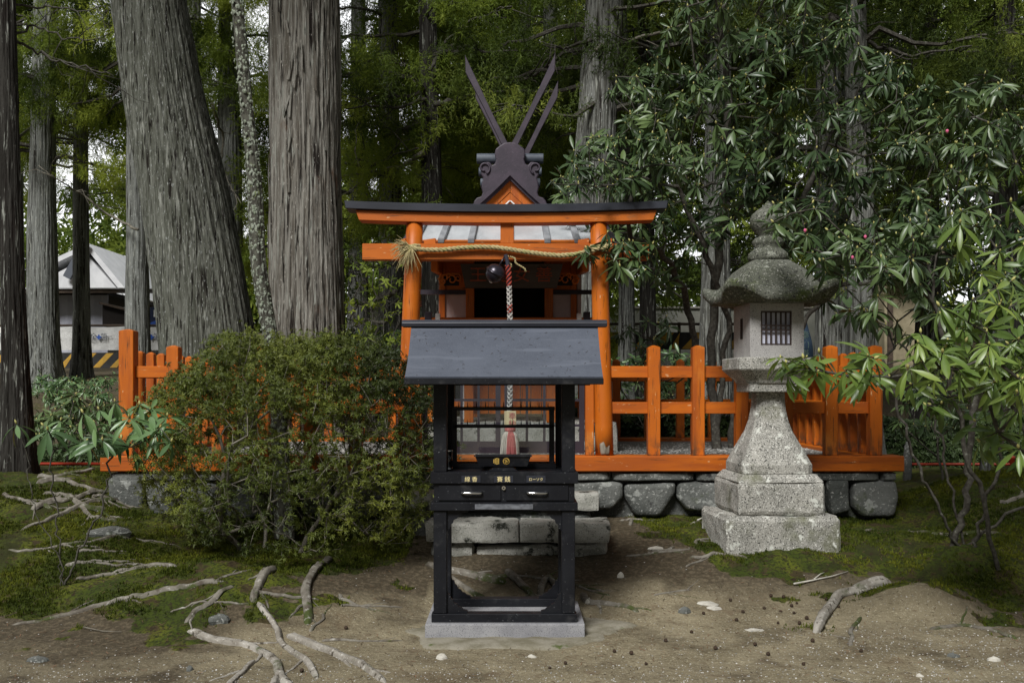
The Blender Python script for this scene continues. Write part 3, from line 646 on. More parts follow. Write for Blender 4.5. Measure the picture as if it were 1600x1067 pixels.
for s_ in (-1, 1): b.box(SX+s_*.70-.02, SX+s_*.70+.02, 10.061, 11.1, 2.201, 3.05)
b.box(SX-.68, SX+.68, 11.06, 11.1, 2.201, 3.05); b.build('side_wall', M['plaster'], sh)
for a, c in ((655, 728), (864, 926)): MB().box(sx(a), sx(c), 9.99, 10.02, ZP(460, 10), ZP(453, 10)).build('black_tie', M['lattice'], sh)
for a, c in ((695, 728), (864, 892)): MB().box(sx(a)+.001, sx(c)-.001, 10.025, 10.06, ZP(453, 10), 3.0).build('head_board', M['orange_x'], sh)
MB().box(SX-.9, SX+.9, 9.2, 9.28, 2.70, 2.80).build('eave_beam', M['orange_x'], sh, bev=.004)
MB().box(SX-.82, SX+.82, 9.9, 10.0, 2.86, 2.98).build('head_beam', M['orange_x'], sh, bev=.004)
for s_ in (-1, 1):
    b = MB(); b.prism([(9.2, 2.6), (9.2, 2.7), (9.99, 2.95), (9.99, 2.66), (9.6, 2.63)], SX+s_*.70-.03, SX+s_*.70+.03, 'x'); b.build('porch_bracket', M['orange_y'], sh, bev=.003)
# name board, leaning forward
bd = MB(); bd.add([(sx(719, 9.3), 9.30, ZP(412, 9.3)), (sx(880, 9.3), 9.30, ZP(412, 9.3)), (sx(870, 9.45), 9.45, ZP(450, 9.45)), (sx(727, 9.45), 9.45, ZP(450, 9.45)),
        (sx(719, 9.3), 9.34, ZP(412, 9.3)), (sx(880, 9.3), 9.34, ZP(412, 9.3)), (sx(870, 9.45), 9.49, ZP(450, 9.45)), (sx(727, 9.45), 9.49, ZP(450, 9.45))],
       [(0,1,2,3),(7,6,5,4),(0,4,5,1),(1,5,6,2),(2,6,7,3),(3,7,4,0)])
bo = bd.build('name_board', M['board'], sh, bev=.004)
for px, ch in ((747, '王'), (782, '龍'), (815, '女'), (850, '善')): text('lettering', ch, .17, M['boardtext'], bo, (sx(px, 9.35), 9.345, ZP(431, 9.36)), tilt=.58)
def scroll(cx_, cz, s_, y):
    b = MB()
    for k, (ox, oz, R0, tn) in enumerate(((0, 0, .05, 1), (.085, -.012, .036, -1), (-.06, .015, .034, 1), (.03, .035, .026, -1))):
        pts = []
        for t in np.linspace(0, 1, 22):
            a = tn*t*4.6*math.pi/2+k; rr = R0*(1-.72*t); pts.append((cx_+s_*(ox+rr*math.cos(a)), y-.01*k*.3, cz+oz+rr*math.sin(a)))
        b.tube(pts, np.linspace(.009, .006, 22), 6)
    b.tube([(cx_-s_*.1, y, cz+.05), (cx_, y, cz+.062), (cx_+s_*.1, y, cz+.04), (cx_+s_*.13, y, cz)], .010, 6)
    return b
for s_, px in ((-1, 706), (1, 884)):
    o = scroll(sx(px, 9.5), ZP(437, 9.5), s_, 9.5).build('carved_scroll', M['orange'], sh, smooth=True)
    MB().box(sx(px-13, 9.5), sx(px+11, 9.5), 9.515, 9.53, ZP(446, 9.5), ZP(430, 9.5)).build('scroll_backing', M['inner'], sh)
# deck railing
rl = MB(); rl.box(SX-.86, SX+.86, 9.50, 9.54, 2.155, 2.19); rl.build('deck_rail', M['orange_x'], sh, bev=.003)
for px in (669, 684, 905, 917):
    w = .5 if px in (669, 917) else .35
    MB().box(sx(px, 9.5)-.04*w*1.6, sx(px, 9.5)+.04*w*1.6, 9.49, 9.55, 2.1, 2.25 if w == .5 else 2.235).build('rail_post', M['lattice'] if w == .5 else M['white'], sh, bev=.004)
# porch roof
b = MB(); zt, ze = 3.21, 2.83
def slab(b, xa, xb, ya, za, yb_, zb, th):
    b.add([(xa, ya, za), (xb, ya, za), (xb, yb_, zb), (xa, yb_, zb), (xa, ya, za-th), (xb, ya, za-th), (xb, yb_, zb-th), (xa, yb_, zb-th)], [(3,2,1,0),(4,5,6,7),(0,1,5,4),(1,2,6,5),(2,3,7,6),(3,0,4,7)])
slab(b, SX-.90, SX+.90, 8.98, ze, 10.12, zt, .05); b.build('porch_roof', M['lightroof'], sh, bev=.003)
b = MB(); slab(b, SX-.91, SX+.91, 8.965, ze+.012, 9.03, ze+.035, .095); b.build('porch_eave_trim', M['orange_x'], sh)
for X in (-.86, -.62, -.35, .0, .34, .61, .86):
    b = MB(); slab(b, SX+X-.028, SX+X+.028, 8.96, ze+.035, 10.1, zt+.038, .04); b.build('roof_batten', M['batten'], sh, bev=.002)
for s_ in (-1, 1):
    b = MB(); slab(b, SX+s_*.93-.035, SX+s_*.93+.035, 8.95, ze+.03, 10.3, zt+.06, .11); b.build('porch_verge', M['purple'], sh)
# main roof: concave gable
pr = [(0, 3.70), (.10, 3.60), (.20, 3.505), (.30, 3.415), (.40, 3.335), (.52, 3.27), (.66, 3.22), (.82, 3.185), (.98, 3.17)]
def roofp(y0_, y1_, th, ins=0):
    top = [(SX-x, z) for x, z in pr[::-1]]+[(SX+x, z) for x, z in pr[1:]]; bot = [(x, z-th) for x, z in top[::-1]]
    b = MB(); Rg = []
    n = len(top)
    for i in range(n): Rg.append([(top[i][0], y0_, top[i][1]), (top[i][0], y1_, top[i][1]), (top[i][0], y1_, top[i][1]-th), (top[i][0], y0_, top[i][1]-th)])
    return b.rings(Rg)
roofp(9.97, 11.5, .09).build('main_roof', M['purple'], sh)
roofp(9.93, 9.968, .055).build('verge_board', M['purple'], sh); 
b = MB(); b.prism([(SX-.50, 3.20), (SX+.50, 3.20), (SX+.40, 3.26), (SX, 3.605), (SX-.40, 3.26)], 10.02, 10.06); b.build('gable_panel', M['orange'], sh)
b = MB()
for k, w in ((0, .004),):
    for h, c in ((.02, 'x'),):
        for s_ in (-1, 1): b.bar((SX+s_*.30, 10.015, 3.22), (SX, 10.015, 3.51), .02, .008, (0, 1, 0))
b.build('gable_rafter', M['orange'], sh)
b = MB()
for s_ in (-1, 1): b.bar((SX+s_*.088, 10.008, 3.325), (SX+s_*.004, 10.008, 3.405), .012, .018, (0, 1, 0))
b.build('white_chevron', M['white'], sh)
half = [(0, 221), (9, 222), (17, 227), (23, 232), (24, 240), (22, 248), (24, 255), (28, 257), (32, 252), (38, 252), (43, 257), (46, 265), (45, 272), (42, 277), (44, 284), (45, 292), (43, 300), (45, 306), (52, 308), (57, 314), (57, 322)]
out = [(XP(797+a, DS), ZP(c, DS)) for a, c in half]; outl = [(XP(797-a, DS), ZP(c, DS)) for a, c in half[::-1][:-1]]
MB().prism((out+outl)[::-1], 10.03, 10.15).build('ridge_end_ornament', M['purple'], sh, bev=.012, seg=2)
for s_ in (-1, 1):
    b = MB(); pts = [(SX+s_*(.26-.055*math.cos(a)*(1-a/9)), 10.02, ZP(262, DS)+.055*(1-a/9)*math.sin(a)) for a in np.linspace(-1.2, 5, 20)]; b.tube(pts, .011, 6)
    b.build('ornament_scroll', M['purple'], sh, smooth=True)
MB().box(SX-.09, SX+.09, 10.12, 11.45, 3.62, 3.80).build('ridge_beam', M['purple'], sh, bev=.01)
for y in (10.16, 10.78, 11.35):
    b = MB(); b.tube([(SX-.34, y, 3.862), (SX-.30, y, 3.862), (SX+.30, y, 3.862), (SX+.34, y, 3.862)], .052, 20); o = b.build('ridge_log', M['logcap'], sh, smooth=False, bev=.004)
bl = [(-71, 82), (-70, 110), (-41, 166), (-10, 230), (-1, 226), (-26, 178), (-57, 112)]
for y in (10.12, 11.02):
    for s_ in (-1, 1):
        poly = [(XP(797+s_*a*-1 if False else 797+(-s_)*a*-1*-1, 10.1), ZP(c, 10.1)) for a, c in bl]
        poly = [(XP(797+s_*a, 10.1)+(.07 if y > 10.5 else 0), ZP(c, 10.1)) for a, c in bl]
        o_ = .0 if s_ < 0 else .052
        b = MB(); b.prism(poly if s_ > 0 else poly[::-1], y+o_, y+o_+.048); b.build('crossed_finial', M['purple'], sh, bev=.004)
# ------------------------------------------------------------ black offertory stand
pl = MB().box(XP(664, 6.0), XP(914, 6.0), 6.0, 6.68, -.02, .093); tag(pl.build('stone_plinth', M['plinth'], None, bev=.006, seg=2), 'grey speckled granite plinth under the black offertory stand', 'plinth')
r = rng(3); n = 70; ring = []
for rr, z in ((0.05, .014), (.5, .016), (.85, .014), (1.0, -.02)):
    ring.append([(-.03+rr*(.78+.09*math.sin(3*a+1)+.05*math.sin(8*a)+.03*math.sin(17*a))*math.cos(a), 6.3+rr*(.62+.06*math.sin(5*a))*math.sin(a), z+.004*math.sin(9*a+rr*9)) for a in np.linspace(0, 2*math.pi, n, endpoint=False)])
b = MB(); b.rings(ring[::-1]); tag(b.build('mortar_pad', M['mortar'], None, smooth=True), 'rough flat patch of pale mortar spread round the granite plinth', 'pad')
SC_ = -.047
os_ = thing('offertory_stand', 'black lacquered offertory stand with sloping roof, glass box and two drawers', 'offertory stand', (SC_, 6.3, .093))
def bx(name, x0, x1, y0, y1, z0, z1, mt='black', par=None, bev=.003): return MB().box(x0, x1, y0, y1, z0, z1).build(name, M[mt], par or os_, bev=bev)
xl, xr = SC_-.43, SC_+.43; yf, yk = 6.05, 6.56; pw = .08
for X in (xl, xr-pw):
    for Y in (yf, yk-pw):
        b = MB(); b.box(X, X+pw, Y, Y+pw, .146, .771); b.build('leg', M['black'], os_, bev=.004)
        bx('glass_box_post', X, X+pw, Y, Y+pw, 1.006, 1.60)
for Y in (yf-.008, yk-pw): bx('bottom_rail', xl-.012, xr+.012, Y, Y+pw+.008, .094, .145)
for X in (xl, xr-pw): bx('bottom_rail', X+.004, X+pw-.004, yf+pw+.002, yk-pw-.002, .096, .143)
bx('lower_moulding', xl-.016, xr+.016, yf-.016, yk+.016, .772, .822); bx('drawer_case', xl+.002, xr-.002, yf+.006, yk-.004, .823, .935)
bx('top_moulding', xl-.018, xr+.018, yf-.018, yk+.018, .936, 1.005)
for s_ in (0, 1):
    x0 = xl+.03+s_*.41; d = bx('drawer', x0, x0+.38, yf-.003, yf+.02, .832, .927)
    cxh = XP(737 if s_ == 0 else 839, yf)
    b = MB(); zh = ZP(770.5, yf)+.004; b.tube([(cxh-.062, yf-.004, zh), (cxh-.058, yf-.022, zh), (cxh-.045, yf-.028, zh), (cxh+.045, yf-.028, zh), (cxh+.058, yf-.022, zh), (cxh+.062, yf-.004, zh)], .0075, 10); b.build('handle', M['chrome'], d, smooth=True)
b = MB(); b.tube([(XP(787, yf), yf+.0, ZP(762, yf)), (XP(787, yf), yf-.009, ZP(762, yf))], .012, 20); lk = b.build('lock', M['chrome'], os_)
b = MB(); b.tube([(XP(787, yf), yf-.008, ZP(762, yf)), (XP(787, yf), yf-.011, ZP(762, yf))], .005, 12); b.build('keyhole', M['black'], lk)
for px, tx, sz in ((736, '線 香', .034), (787, '賽 銭', .036), (837.5, 'ローソク', .022)):
    p = bx('label_plate', XP(px-15, 6.03), XP(px+15, 6.03), yf-.0225, yf-.0185, ZP(755, 6.03)+.005, ZP(743, 6.03), 'blackcap', bev=.001)
    text('lettering', tx, sz, M['goldtext'], p, (XP(px, 6.03), yf-.0235, ZP(749, 6.03)), ext=.0006)
bx('worn_plate', XP(742, 6.03), XP(833, 6.03), yf-.0225, yf-.0165, .780, .812, 'plate', bev=.002)
def bracket(x, z, sxn, szn, y0, y1):
    prof = [(0, 0), (.125, 0), (.125, .012), (.10, .018), (.088, .03), (.07, .036), (.062, .05), (.042, .058), (.036, .078), (.022, .088), (.018, .11), (.006, .115), (0, .13)]
    p = [(x+sxn*a, z+szn*c) for a, c in prof]
    if sxn*szn < 0: p = p[::-1]
    return MB().prism(p, y0, y1)
for Y in (yf+.02, yk-.05):
    for X, s_ in ((xl+pw, 1), (xr-pw, -1)):
        bracket(X+s_*.001, .771, s_, -1, Y, Y+.03).build('corner_bracket', M['black'], os_); bracket(X+s_*.001, .1465, s_, 1, Y, Y+.03).build('corner_bracket', M['black'], os_)
bx('glass_box_head', xl, xr, yf+.01, yf+.06, 1.545, 1.60); bx('glass_box_head', xl, xr, yk-.06, yk-.01, 1.545, 1.60)
for x0, x1 in ((xl+pw, xl+pw+.02), (xr-pw-.02, xr-pw)):
    bx('window_frame', x0+.001, x1-.001, yk-.05, yk-.02, 1.007, 1.543, bev=.001)
gx0, gx1 = xl+pw+.021, xr-pw-.021
bx('window_frame', gx0, gx1, yk-.05, yk-.02, 1.007, 1.035, bev=.001)
for (x0, x1, y0, y1) in ((gx0, gx1, yk-.036, yk-.033),): MB().box(x0, x1, y0, y1, 1.036, 1.543).build('glass_pane', M['glass'], os_)
for X in (xl+.04, xr-.044): MB().box(X, X+.004, yf+pw+.001, yk-pw-.001, 1.007, 1.575).build('glass_pane', M['glass'], os_)
# candle rack
yc = 6.36; rk = MB(); xa, xb = XP(707, yc), XP(866, yc)
rack = rk.build('candle_rack', M['black'], os_) if False else None
b = MB()
for px in ((706, 714), (858, 866)): b.box(XP(px[0], yc), XP(px[1], yc), yc-.012, yc+.012, 1.006, ZP(635, yc))
b.box(xa-.004, xb+.004, yc-.014, yc+.014, ZP(641, yc), ZP(635.5, yc)); b.box(xa+.03, xb-.03, yc-.05, yc-.03, ZP(668, yc), ZP(663, yc)); b.box(xa, xb, yc-.012, yc+.011, ZP(668, yc), ZP(664, yc)-.001)
b.box(xa-.01, xb+.01, yc-.016, yc+.016, 1.0061, 1.035)
rk = b.build('candle_rack', M['black'], os_, bev=.001)
for k, u in enumerate(np.linspace(0, 1, 11)):
    for zz, yy in ((ZP(635.5, yc), yc), (ZP(663, yc), yc-.04)):
        if zz > 1.3 or 0 < k < 10:
            xx = xa+.04+(xb-xa-.08)*u; b = MB(); b.tube([(xx, yy, zz), (xx, yy, zz+.012), (xx, yy, zz+.035)], [.0035, .0028, .0006], 6); b.build('spike', M['black'], rk)
# roof of the stand: gently concave slopes
def rz(t): return 1.925-.345*t+ -.035*math.sin(math.pi*t)*1.0
b = MB(); Rg = []; ym = 6.30
for t in np.linspace(0, 1, 13):
    hw = .588+(.577-.588)*t; y = ym-.50*t; z = rz(t); Rg.append([(SC_-hw, y, z), (SC_+hw, y, z), (SC_+hw, y+.012, z-.03), (SC_-hw, y+.012, z-.03)])
b.rings(Rg); b.build('roof_slope', M['slate'], os_)
b = MB(); Rg = []
for t in np.linspace(0, 1, 13):
    hw = .588+(.577-.588)*t; y = ym+.004+.50*t; z = rz(t); Rg.append([(SC_-hw, y, z-.03), (SC_+hw, y, z-.03), (SC_+hw, y, z), (SC_-hw, y, z)])
b.rings(Rg); b.build('roof_slope', M['slate'], os_)
for s_ in (-1, 1): bx('eave_board', SC_-.58, SC_+.58, ym+s_*.5-.012, ym+s_*.5+.012, 1.535, 1.572, 'black')
bx('roof_soffit', SC_-.57, SC_+.57, ym-.44, ym+.44, 1.5801, 1.59, 'black')
for s_ in (-1, 1):
    b = MB(); b.prism([(ym-.40, 1.6205), (ym+.40, 1.6205), (ym+.20, 1.70), (ym+.03, 1.85), (ym-.03, 1.85), (ym-.20, 1.70)], SC_+s_*.55-.01, SC_+s_*.55+.01, 'x'); b.build('roof_gable', M['black'], os_)
b = MB(); b.prism([(ym-.05, 1.90), (ym+.05, 1.90), (ym+.055, 1.925), (ym+.03, 1.945), (ym-.03, 1.945), (ym-.055, 1.925)], SC_-.645, SC_+.645, 'x'); b.build('ridge_cap', M['blackcap'], os_, bev=.003)
# incense tray standing in it
tr = thing('incense_tray', 'black tapering tray with two gold crests in the front of the glass box', 'tray', (XP(786, 6.16), 6.16, 1.006))
yt = 6.10
b = MB(); cxx = XP(786, yt); w0, w1 = .148, .172
b.add([(cxx-w0, yt+.02, 1.035), (cxx+w0, yt+.02, 1.035), (cxx+w0, yt+.15, 1.035), (cxx-w0, yt+.15, 1.035), (cxx-w1, yt, 1.10), (cxx+w1, yt, 1.10), (cxx+w1, yt+.17, 1.10), (cxx-w1, yt+.17, 1.10),
       (cxx-w1+.012, yt+.012, 1.10), (cxx+w1-.012, yt+.012, 1.10), (cxx+w1-.012, yt+.158, 1.10), (cxx-w1+.012, yt+.158, 1.10), (cxx-w0, yt+.03, 1.05), (cxx+w0, yt+.03, 1.05), (cxx+w0, yt+.14, 1.05), (cxx-w0, yt+.14, 1.05)],
      [(3,2,1,0),(0,1,5,4),(1,2,6,5),(2,3,7,6),(3,0,4,7),(4,5,9,8),(5,6,10,9),(6,7,11,10),(7,4,8,11),(8,9,13,12),(9,10,14,13),(10,11,15,14),(11,8,12,15),(12,13,14,15)])
b.build('tray_body', M['black'], tr)
b = MB(); b.box(cxx-w1-.006, cxx+w1+.006, yt-.006, yt+.001, 1.095, 1.105); b.prism([(cxx-.09, 1.0065), (cxx+.09, 1.0065), (cxx+.05, 1.034), (cxx-.05, 1.034)], yt+.03, yt+.14); b.build('rim_and_foot', M['black'], tr)
em = MB(); ez = 1.067; ty = lambda z: yt+.02*(1.10-z)/.065-.003
def disc(cx_, cz, r0, r1, n=28):
    b = MB(); V = []; fs = []
    for k in range(n):
        a = 2*math.pi*k/n
        for rr in (r0, r1): V.append((cx_+rr*math.cos(a), ty(cz+rr*math.sin(a)), cz+rr*math.sin(a)))
    for k in range(n): j = (k+1) % n; fs.append((k*2, k*2+1, j*2+1, j*2))
    return b.add(V, fs)
ex = XP(791, yt); d = disc(ex, ez, .0003, .021); d.build('crest', M['gold'], tr)
b = MB()
for k in range(3):
    a0 = k*2.094+.5; pts = []
    for t in np.linspace(0, 1, 9): a = a0+t*2.0; rr = .0085+.009*t; z = ez+rr*math.sin(a); pts.append((ex+rr*math.cos(a), ty(z)-.001, z))
    b.tube(pts, np.linspace(.0042, .0008, 9), 6)
b.build('comma_mark', M['black'], tr)
b = MB(); ex = XP(779.5, yt)-.012
for k, (ox, hgt) in enumerate(((-.019, .024), (-.010, .036), (0, .042), (.010, .036))):
    for m in range(5):
        z = ez-hgt/2+hgt*(m+.5)/5; V = [(ex+ox+.0042*math.cos(a), ty(z)-.0005, z+hgt/11*math.sin(a)) for a in np.linspace(0, 6.283, 9)[:-1]]; b.add(V, [tuple(range(8))])
b.build('crest', M['gold'], tr)
ih = thing('incense_holder', 'small clear glass cylinder with metal rim just inside the left post', 'holder', (XP(700, 6.2), 6.2, 1.006))
b = MB(); b.lathe([(.022, 1.0062), (.024, 1.0062), (.024, 1.13), (.021, 1.13), (.021, 1.012)], XP(700.5, 6.2), 6.2, 24); b.build('glass_tube', M['glass'], ih, smooth=True)
b = MB(); b.lathe([(.0245, 1.12), (.026, 1.12), (.026, 1.132), (.0245, 1.132)], XP(700.5, 6.2), 6.2, 24); b.build('rim', M['chrome'], ih, smooth=True)
b = MB(); b.lathe([(.0245, 1.0062), (.026, 1.0062), (.026, 1.022), (.0245, 1.022)], XP(700.5, 6.2), 6.2, 24); b.build('rim', M['chrome'], ih, smooth=True)
# ------------------------------------------------------------ stone lantern
lx, ly = 2.005, 7.8
lan = thing('stone_lantern', 'tall weathered granite lantern with curved roof on a square stepped base', 'lantern', (lx, ly, .26))
lan.rotation_euler = (0, 0, 0); LR = .07
def chsq(h, c, n=6, h2=None):      # chamfered square outline
    h2 = h2 or h; pts = []
    for sx_, sy_ in ((1, -1), (1, 1), (-1, 1), (-1, -1)):
        q = [(sx_*(h-c), sy_*h2), (sx_*h, sy_*(h2-c))]
        if sx_*sy_ > 0: q = q[::-1]
        pts += q
    return pts
def rot(p, z): return (lx+p[0]*math.cos(LR)-p[1]*math.sin(LR), ly+p[0]*math.sin(LR)+p[1]*math.cos(LR), z)
def stack(prof, name, mt, bev=.006, c=.012, h2=None, rough=0, seed=0):
    b = MB(); b.rings([[rot(p, z) for p in chsq(h, max(.004, c if not isinstance(c, float) or c > 0 else .01), h2=(h2*h if h2 else None))] for h, z in prof])
    return b.build(name, M[mt], lan, bev=bev, seg=2)
def rb(name, hx, hy, z0, z1, seed, mt, amp=.006):
    b = rough_block(-hx, hx, -hy, hy, z0, z1, seed, amp, (40, 34, 12)); b.v = [rot((p[0], p[1]), p[2]) for p in b.v]; return b.build(name, M[mt], lan)
rb('base_block', .435, .37, .16, .556, 31, 'granite', .007)
b = rough_block(-.335, .335, -.335, .335, .557, .81, 32, .005, (34, 34, 8)); b.v = [rot((p[0], p[1]), p[2]) for p in b.v]; b.build('plinth_block', M['granite'], lan)
stack([(.328, .806), (.325, .815), (.285, .866)], 'plinth_chamfer', 'granite', c=.02)
stack([(.272, .867), (.272, .935), (.258, .965), (.226, 1.04), (.190, 1.115), (.156, 1.19), (.133, 1.27), (.120, 1.35), (.114, 1.43), (.114, 1.486)], 'shaft', 'granite', c=.05)
stack([(.195, 1.487), (.2, 1.495), (.2, 1.545), (.205, 1.552)], 'neck_plate', 'granite', c=.03)
stack([(.212, 1.553), (.225, 1.58), (.295, 1.655), (.30, 1.665), (.30, 1.745), (.295, 1.752)], 'platform', 'granite', c=.07)

wz0, wz1 = ZP(539, 7.59), ZP(486, 7.59)
def lb(b, x0, x1, y0, y1, z0, z1):
    n = len(b.v); b.box(x0, x1, y0, y1, z0, z1); b.v[n:] = [rot((p[0], p[1]), p[2]) for p in b.v[n:]]; return b
b = MB(); lb(b, -.21, .21, -.165, .21, 1.753, 2.20); lb(b, -.21, -.1255, -.21, -.1652, 1.753, 2.20); lb(b, .1155, .21, -.21, -.1652, 1.753, 2.20); lb(b, -.1253, .1153, -.21, -.1652, 1.753, wz0-.002); lb(b, -.1253, .1153, -.21, -.1652, wz1+.002, 2.20); b.build('fire_box', M['granite_face'], lan)
w_ = lb(MB(), -.1245, .1145, -.175, -.168, wz0, wz1).build('window', M['glassblue'], lan)
b = MB()
for x0 in np.linspace(-.125, .105, 7): lb(b, x0, x0+.011, -.205, -.192, wz0, wz1)
for z in (wz0, (wz0+wz1)/2-.022, (wz0+wz1)/2+.014, wz1-.011): lb(b, -.1247, .1147, -.207, -.194, z, z+.011)
b.build('lattice', M['darkbrown'], w_)
b = MB(); lb(b, -.2125, -.2105, -.03, .03, 1.9, 2.06); b.build('side_slot', M['inner'], lan)  # thin near-black plate on the stone, painted shade of an opening
# roof with lifted corners
b = MB(); Rg = []; n = 96
prof = [(.30, 2.165, 0), (.385, 2.165, .35), (.405, 2.172, 1), (.415, 2.18, 1), (.418, 2.232, 1), (.405, 2.242, 1), (.368, 2.258, .6), (.335, 2.285, .3), (.308, 2.33, .1), (.282, 2.38, .02), (.245, 2.43, 0), (.19, 2.472, 0), (.14, 2.508, 0)]
for h, z, lift in prof:
    rg = []
    for k in range(n):
        a = 2*math.pi*k/n+math.pi/4*0; c, s = math.cos(a), math.sin(a); e = 5.5
        rr = (abs(c)**e+abs(s)**e)**(-1/e); cor = sst(1.18, 1.40, rr*1.0) if False else max(0, (abs(math.sin(2*a))-.62)/.38)**1.6
        q = (h*(rr+cor*.115*lift)*c, h*(rr+cor*.115*lift)*s); rg.append(rot(q, z+cor*.095*lift))
    Rg.append(rg)
b.rings(Rg); b.build('lantern_roof', M['granite_dark'], lan, smooth=True)
b = MB(); b.lathe([(.14, 2.505), (.155, 2.53), (.15, 2.57), (.115, 2.60), (.095, 2.615), (.12, 2.64), (.125, 2.665), (.10, 2.69), (.075, 2.70), (.075, 2.715), (.11, 2.745), (.137, 2.79), (.142, 2.83), (.125, 2.875), (.085, 2.91), (.045, 2.935), (.02, 2.965), (.002, 2.985)], lx, ly, 36)
b.build('jewel_finial', M['granite_dark'], lan, smooth=True)
# ------------------------------------------------------------ red rails
def rail(xs, y, z0, h, label, r=.02):
    o = thing('red_rail', label, 'rail', ((xs[0]+xs[-1])/2, y, z0))
    MB().tube([(xs[0], y, z0+h*.72), (xs[-1], y, z0+h*.72)], r, 10).build('bar', M['railred'], o, smooth=True)
    for x in xs[1:-1]:
        b = MB(); b.lathe([(.03, z0-.05), (.03, z0+h-.01), (.033, z0+h-.008), (.03, z0+h+.01), (.012, z0+h+.016)], x, y, 14); b.build('post', M['railred'], o, smooth=True)
rail([3.6, 5.02, 6.5, 8], 10.0, .58, .25, 'low red pipe rail with round-topped posts beyond the right corner', .014)
rail([-7.5, -5.2, -4.05, -3.75], 10.0, .62, .20, 'low red pipe rail beyond the left corner of the enclosure', .016)
# ------------------------------------------------------------ ground
def axis(a, b, st, lo, hi, g=1.09):
    m = list(np.arange(a, b, st)); s = st; x = b
    while x < hi: m.append(x); s *= g; x += s
    m.append(hi); s = st; x = a-st; L = []
    while x > lo: L.append(x); s *= g; x -= s
    L.append(lo); return np.array(L[::-1]+m)
gx = axis(-4.8, 4.8, .021, -90, 90); gy = axis(4.9, 9.4, .021, -60, 130)
GX, GY = np.meshgrid(gx, gy)
def mossmask(x, y):
    bx_ = [-9, -3.2, -2.6, -2.05, -1.5, -1.1, -.7, -.55, 1.0, 1.25, 1.55, 1.9, 2.4, 2.75, 3.0, 3.5, 4.2, 9]
    by_ = [6.35, 6.4, 6.3, 6.0, 6.7, 7.2, 7.5, 8.6, 8.6, 8.0, 7.15, 6.95, 7.1, 7.1, 6.7, 6.7, 6.55, 6.5]
    d = y-np.interp(x, bx_, by_)+.6*(fbm(x*1.8, y*1.8, 40)-.45)+.35*(fbm(x*8, y*8, 41)-.5)
    m = np.maximum(sst(-.15, .2, d), .9*sst(-.9, -.2, d)*sst(.58, .68, fbm(x*2.6+5, y*4, 44)))
    m = m*(1-sst(12.4, 14.5, y)*.55)
    m = m*np.where((np.abs(x-.1) < .9) & (y > 7.0) & (y < 8.6), .25, 1)
    return np.clip(m, 0, 1)
def Hf(x, y):
    z = H(x, y); mm = mossmask(x, y)
    near = sst(3, 5, y)*(1-sst(9.5, 12, y))
    z = z+near*mm*(.10*(fbm(x*2.3, y*2.3, 50)-.5)+.055*(fbm(x*7, y*7, 51)-.45)+.022*(fbm(x*22, y*22, 52)-.5))
    z = z+near*(1-mm)*(.010*(fbm(x*6, y*6, 53)-.5)+.007*(fbm(x*30, y*30, 54)-.5)+.02*(fbm(x*1.5, y*1.5, 55)-.5))
    return z
Z = Hf(GX, GY)
V = np.column_stack([GX.ravel(), GY.ravel(), Z.ravel()]); nx = len(gx); ny = len(gy)
i = np.arange(ny-1)[:, None]*nx; j = np.arange(nx-1)[None]; Q = np.stack([i+j, i+j+1, i+nx+j+1, i+nx+j], -1).reshape(-1, 4)
mm = mossmask(GX, GY).ravel(); xx = GX.ravel(); yy = GY.ravel()
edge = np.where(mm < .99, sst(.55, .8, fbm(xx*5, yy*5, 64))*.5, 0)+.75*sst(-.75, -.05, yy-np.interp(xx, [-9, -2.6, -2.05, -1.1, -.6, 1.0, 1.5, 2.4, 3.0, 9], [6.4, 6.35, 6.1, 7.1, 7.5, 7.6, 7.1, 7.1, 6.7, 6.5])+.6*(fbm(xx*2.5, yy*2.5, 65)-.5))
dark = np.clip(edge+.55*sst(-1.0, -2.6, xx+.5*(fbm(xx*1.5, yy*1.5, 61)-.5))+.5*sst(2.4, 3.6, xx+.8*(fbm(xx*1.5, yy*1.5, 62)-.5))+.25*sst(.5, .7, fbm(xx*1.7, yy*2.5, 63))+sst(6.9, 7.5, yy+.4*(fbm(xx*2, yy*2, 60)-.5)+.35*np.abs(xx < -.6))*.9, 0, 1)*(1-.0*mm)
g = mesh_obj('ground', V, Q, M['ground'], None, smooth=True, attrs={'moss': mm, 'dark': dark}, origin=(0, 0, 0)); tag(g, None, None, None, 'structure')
def gz(x, y): return float(Hf(np.array([x]), np.array([y]))[0])
# moss tufts: short blades (uncountable)
r = rng(77)
def blades(name, N, fx, fy, keep, hgt, mt, seed, wd=.004, cl=5):
    x = fx(N); y = fy(N); k = keep(x, y) > r.random(N); x = x[k]; y = y[k]; n = len(x); z = Hf(x, y)
    CV = []; CQ = []
    rr = rng(seed)
    for c in range(cl):
        a = rr.uniform(0, 6.28); l = rr.uniform(.6, 1.1); tl = rr.uniform(.2, .9); ox, oy = rr.normal(size=2)*.35; ca, sa = math.cos(a), math.sin(a); w = .16
        base = len(CV); CV += [(ox-sa*w, oy+ca*w, -.2), (ox+sa*w, oy-ca*w, -.2), (ox+ca*tl*l*.6+sa*w*.7, oy+sa*tl*l*.6-ca*w*.7, l*.6), (ox+ca*tl*l, oy+sa*tl*l, l*.8)]; CQ.append((base, base+1, base+2, base+3))
    CV = np.array(CV); CQ = np.array(CQ)
    D_ = np.column_stack([r.normal(size=n)*.15, r.normal(size=n)*.15, np.ones(n)]); R_ = frames(D_, None, seed=seed)
    V, Q, _, ti = tile(CV, CQ, R_, np.column_stack([x, y, z]), hgt*r.uniform(.6, 1.4, n), tint=np.clip(fbm(x*3, y*3, 9)+r.normal(size=n)*.15, 0, 1))
    o = mesh_obj(name, V, Q, mt, None, attrs={'tint': ti}, origin=(0, 0, 0)); tag(o, None, None, None, 'stuff'); return o
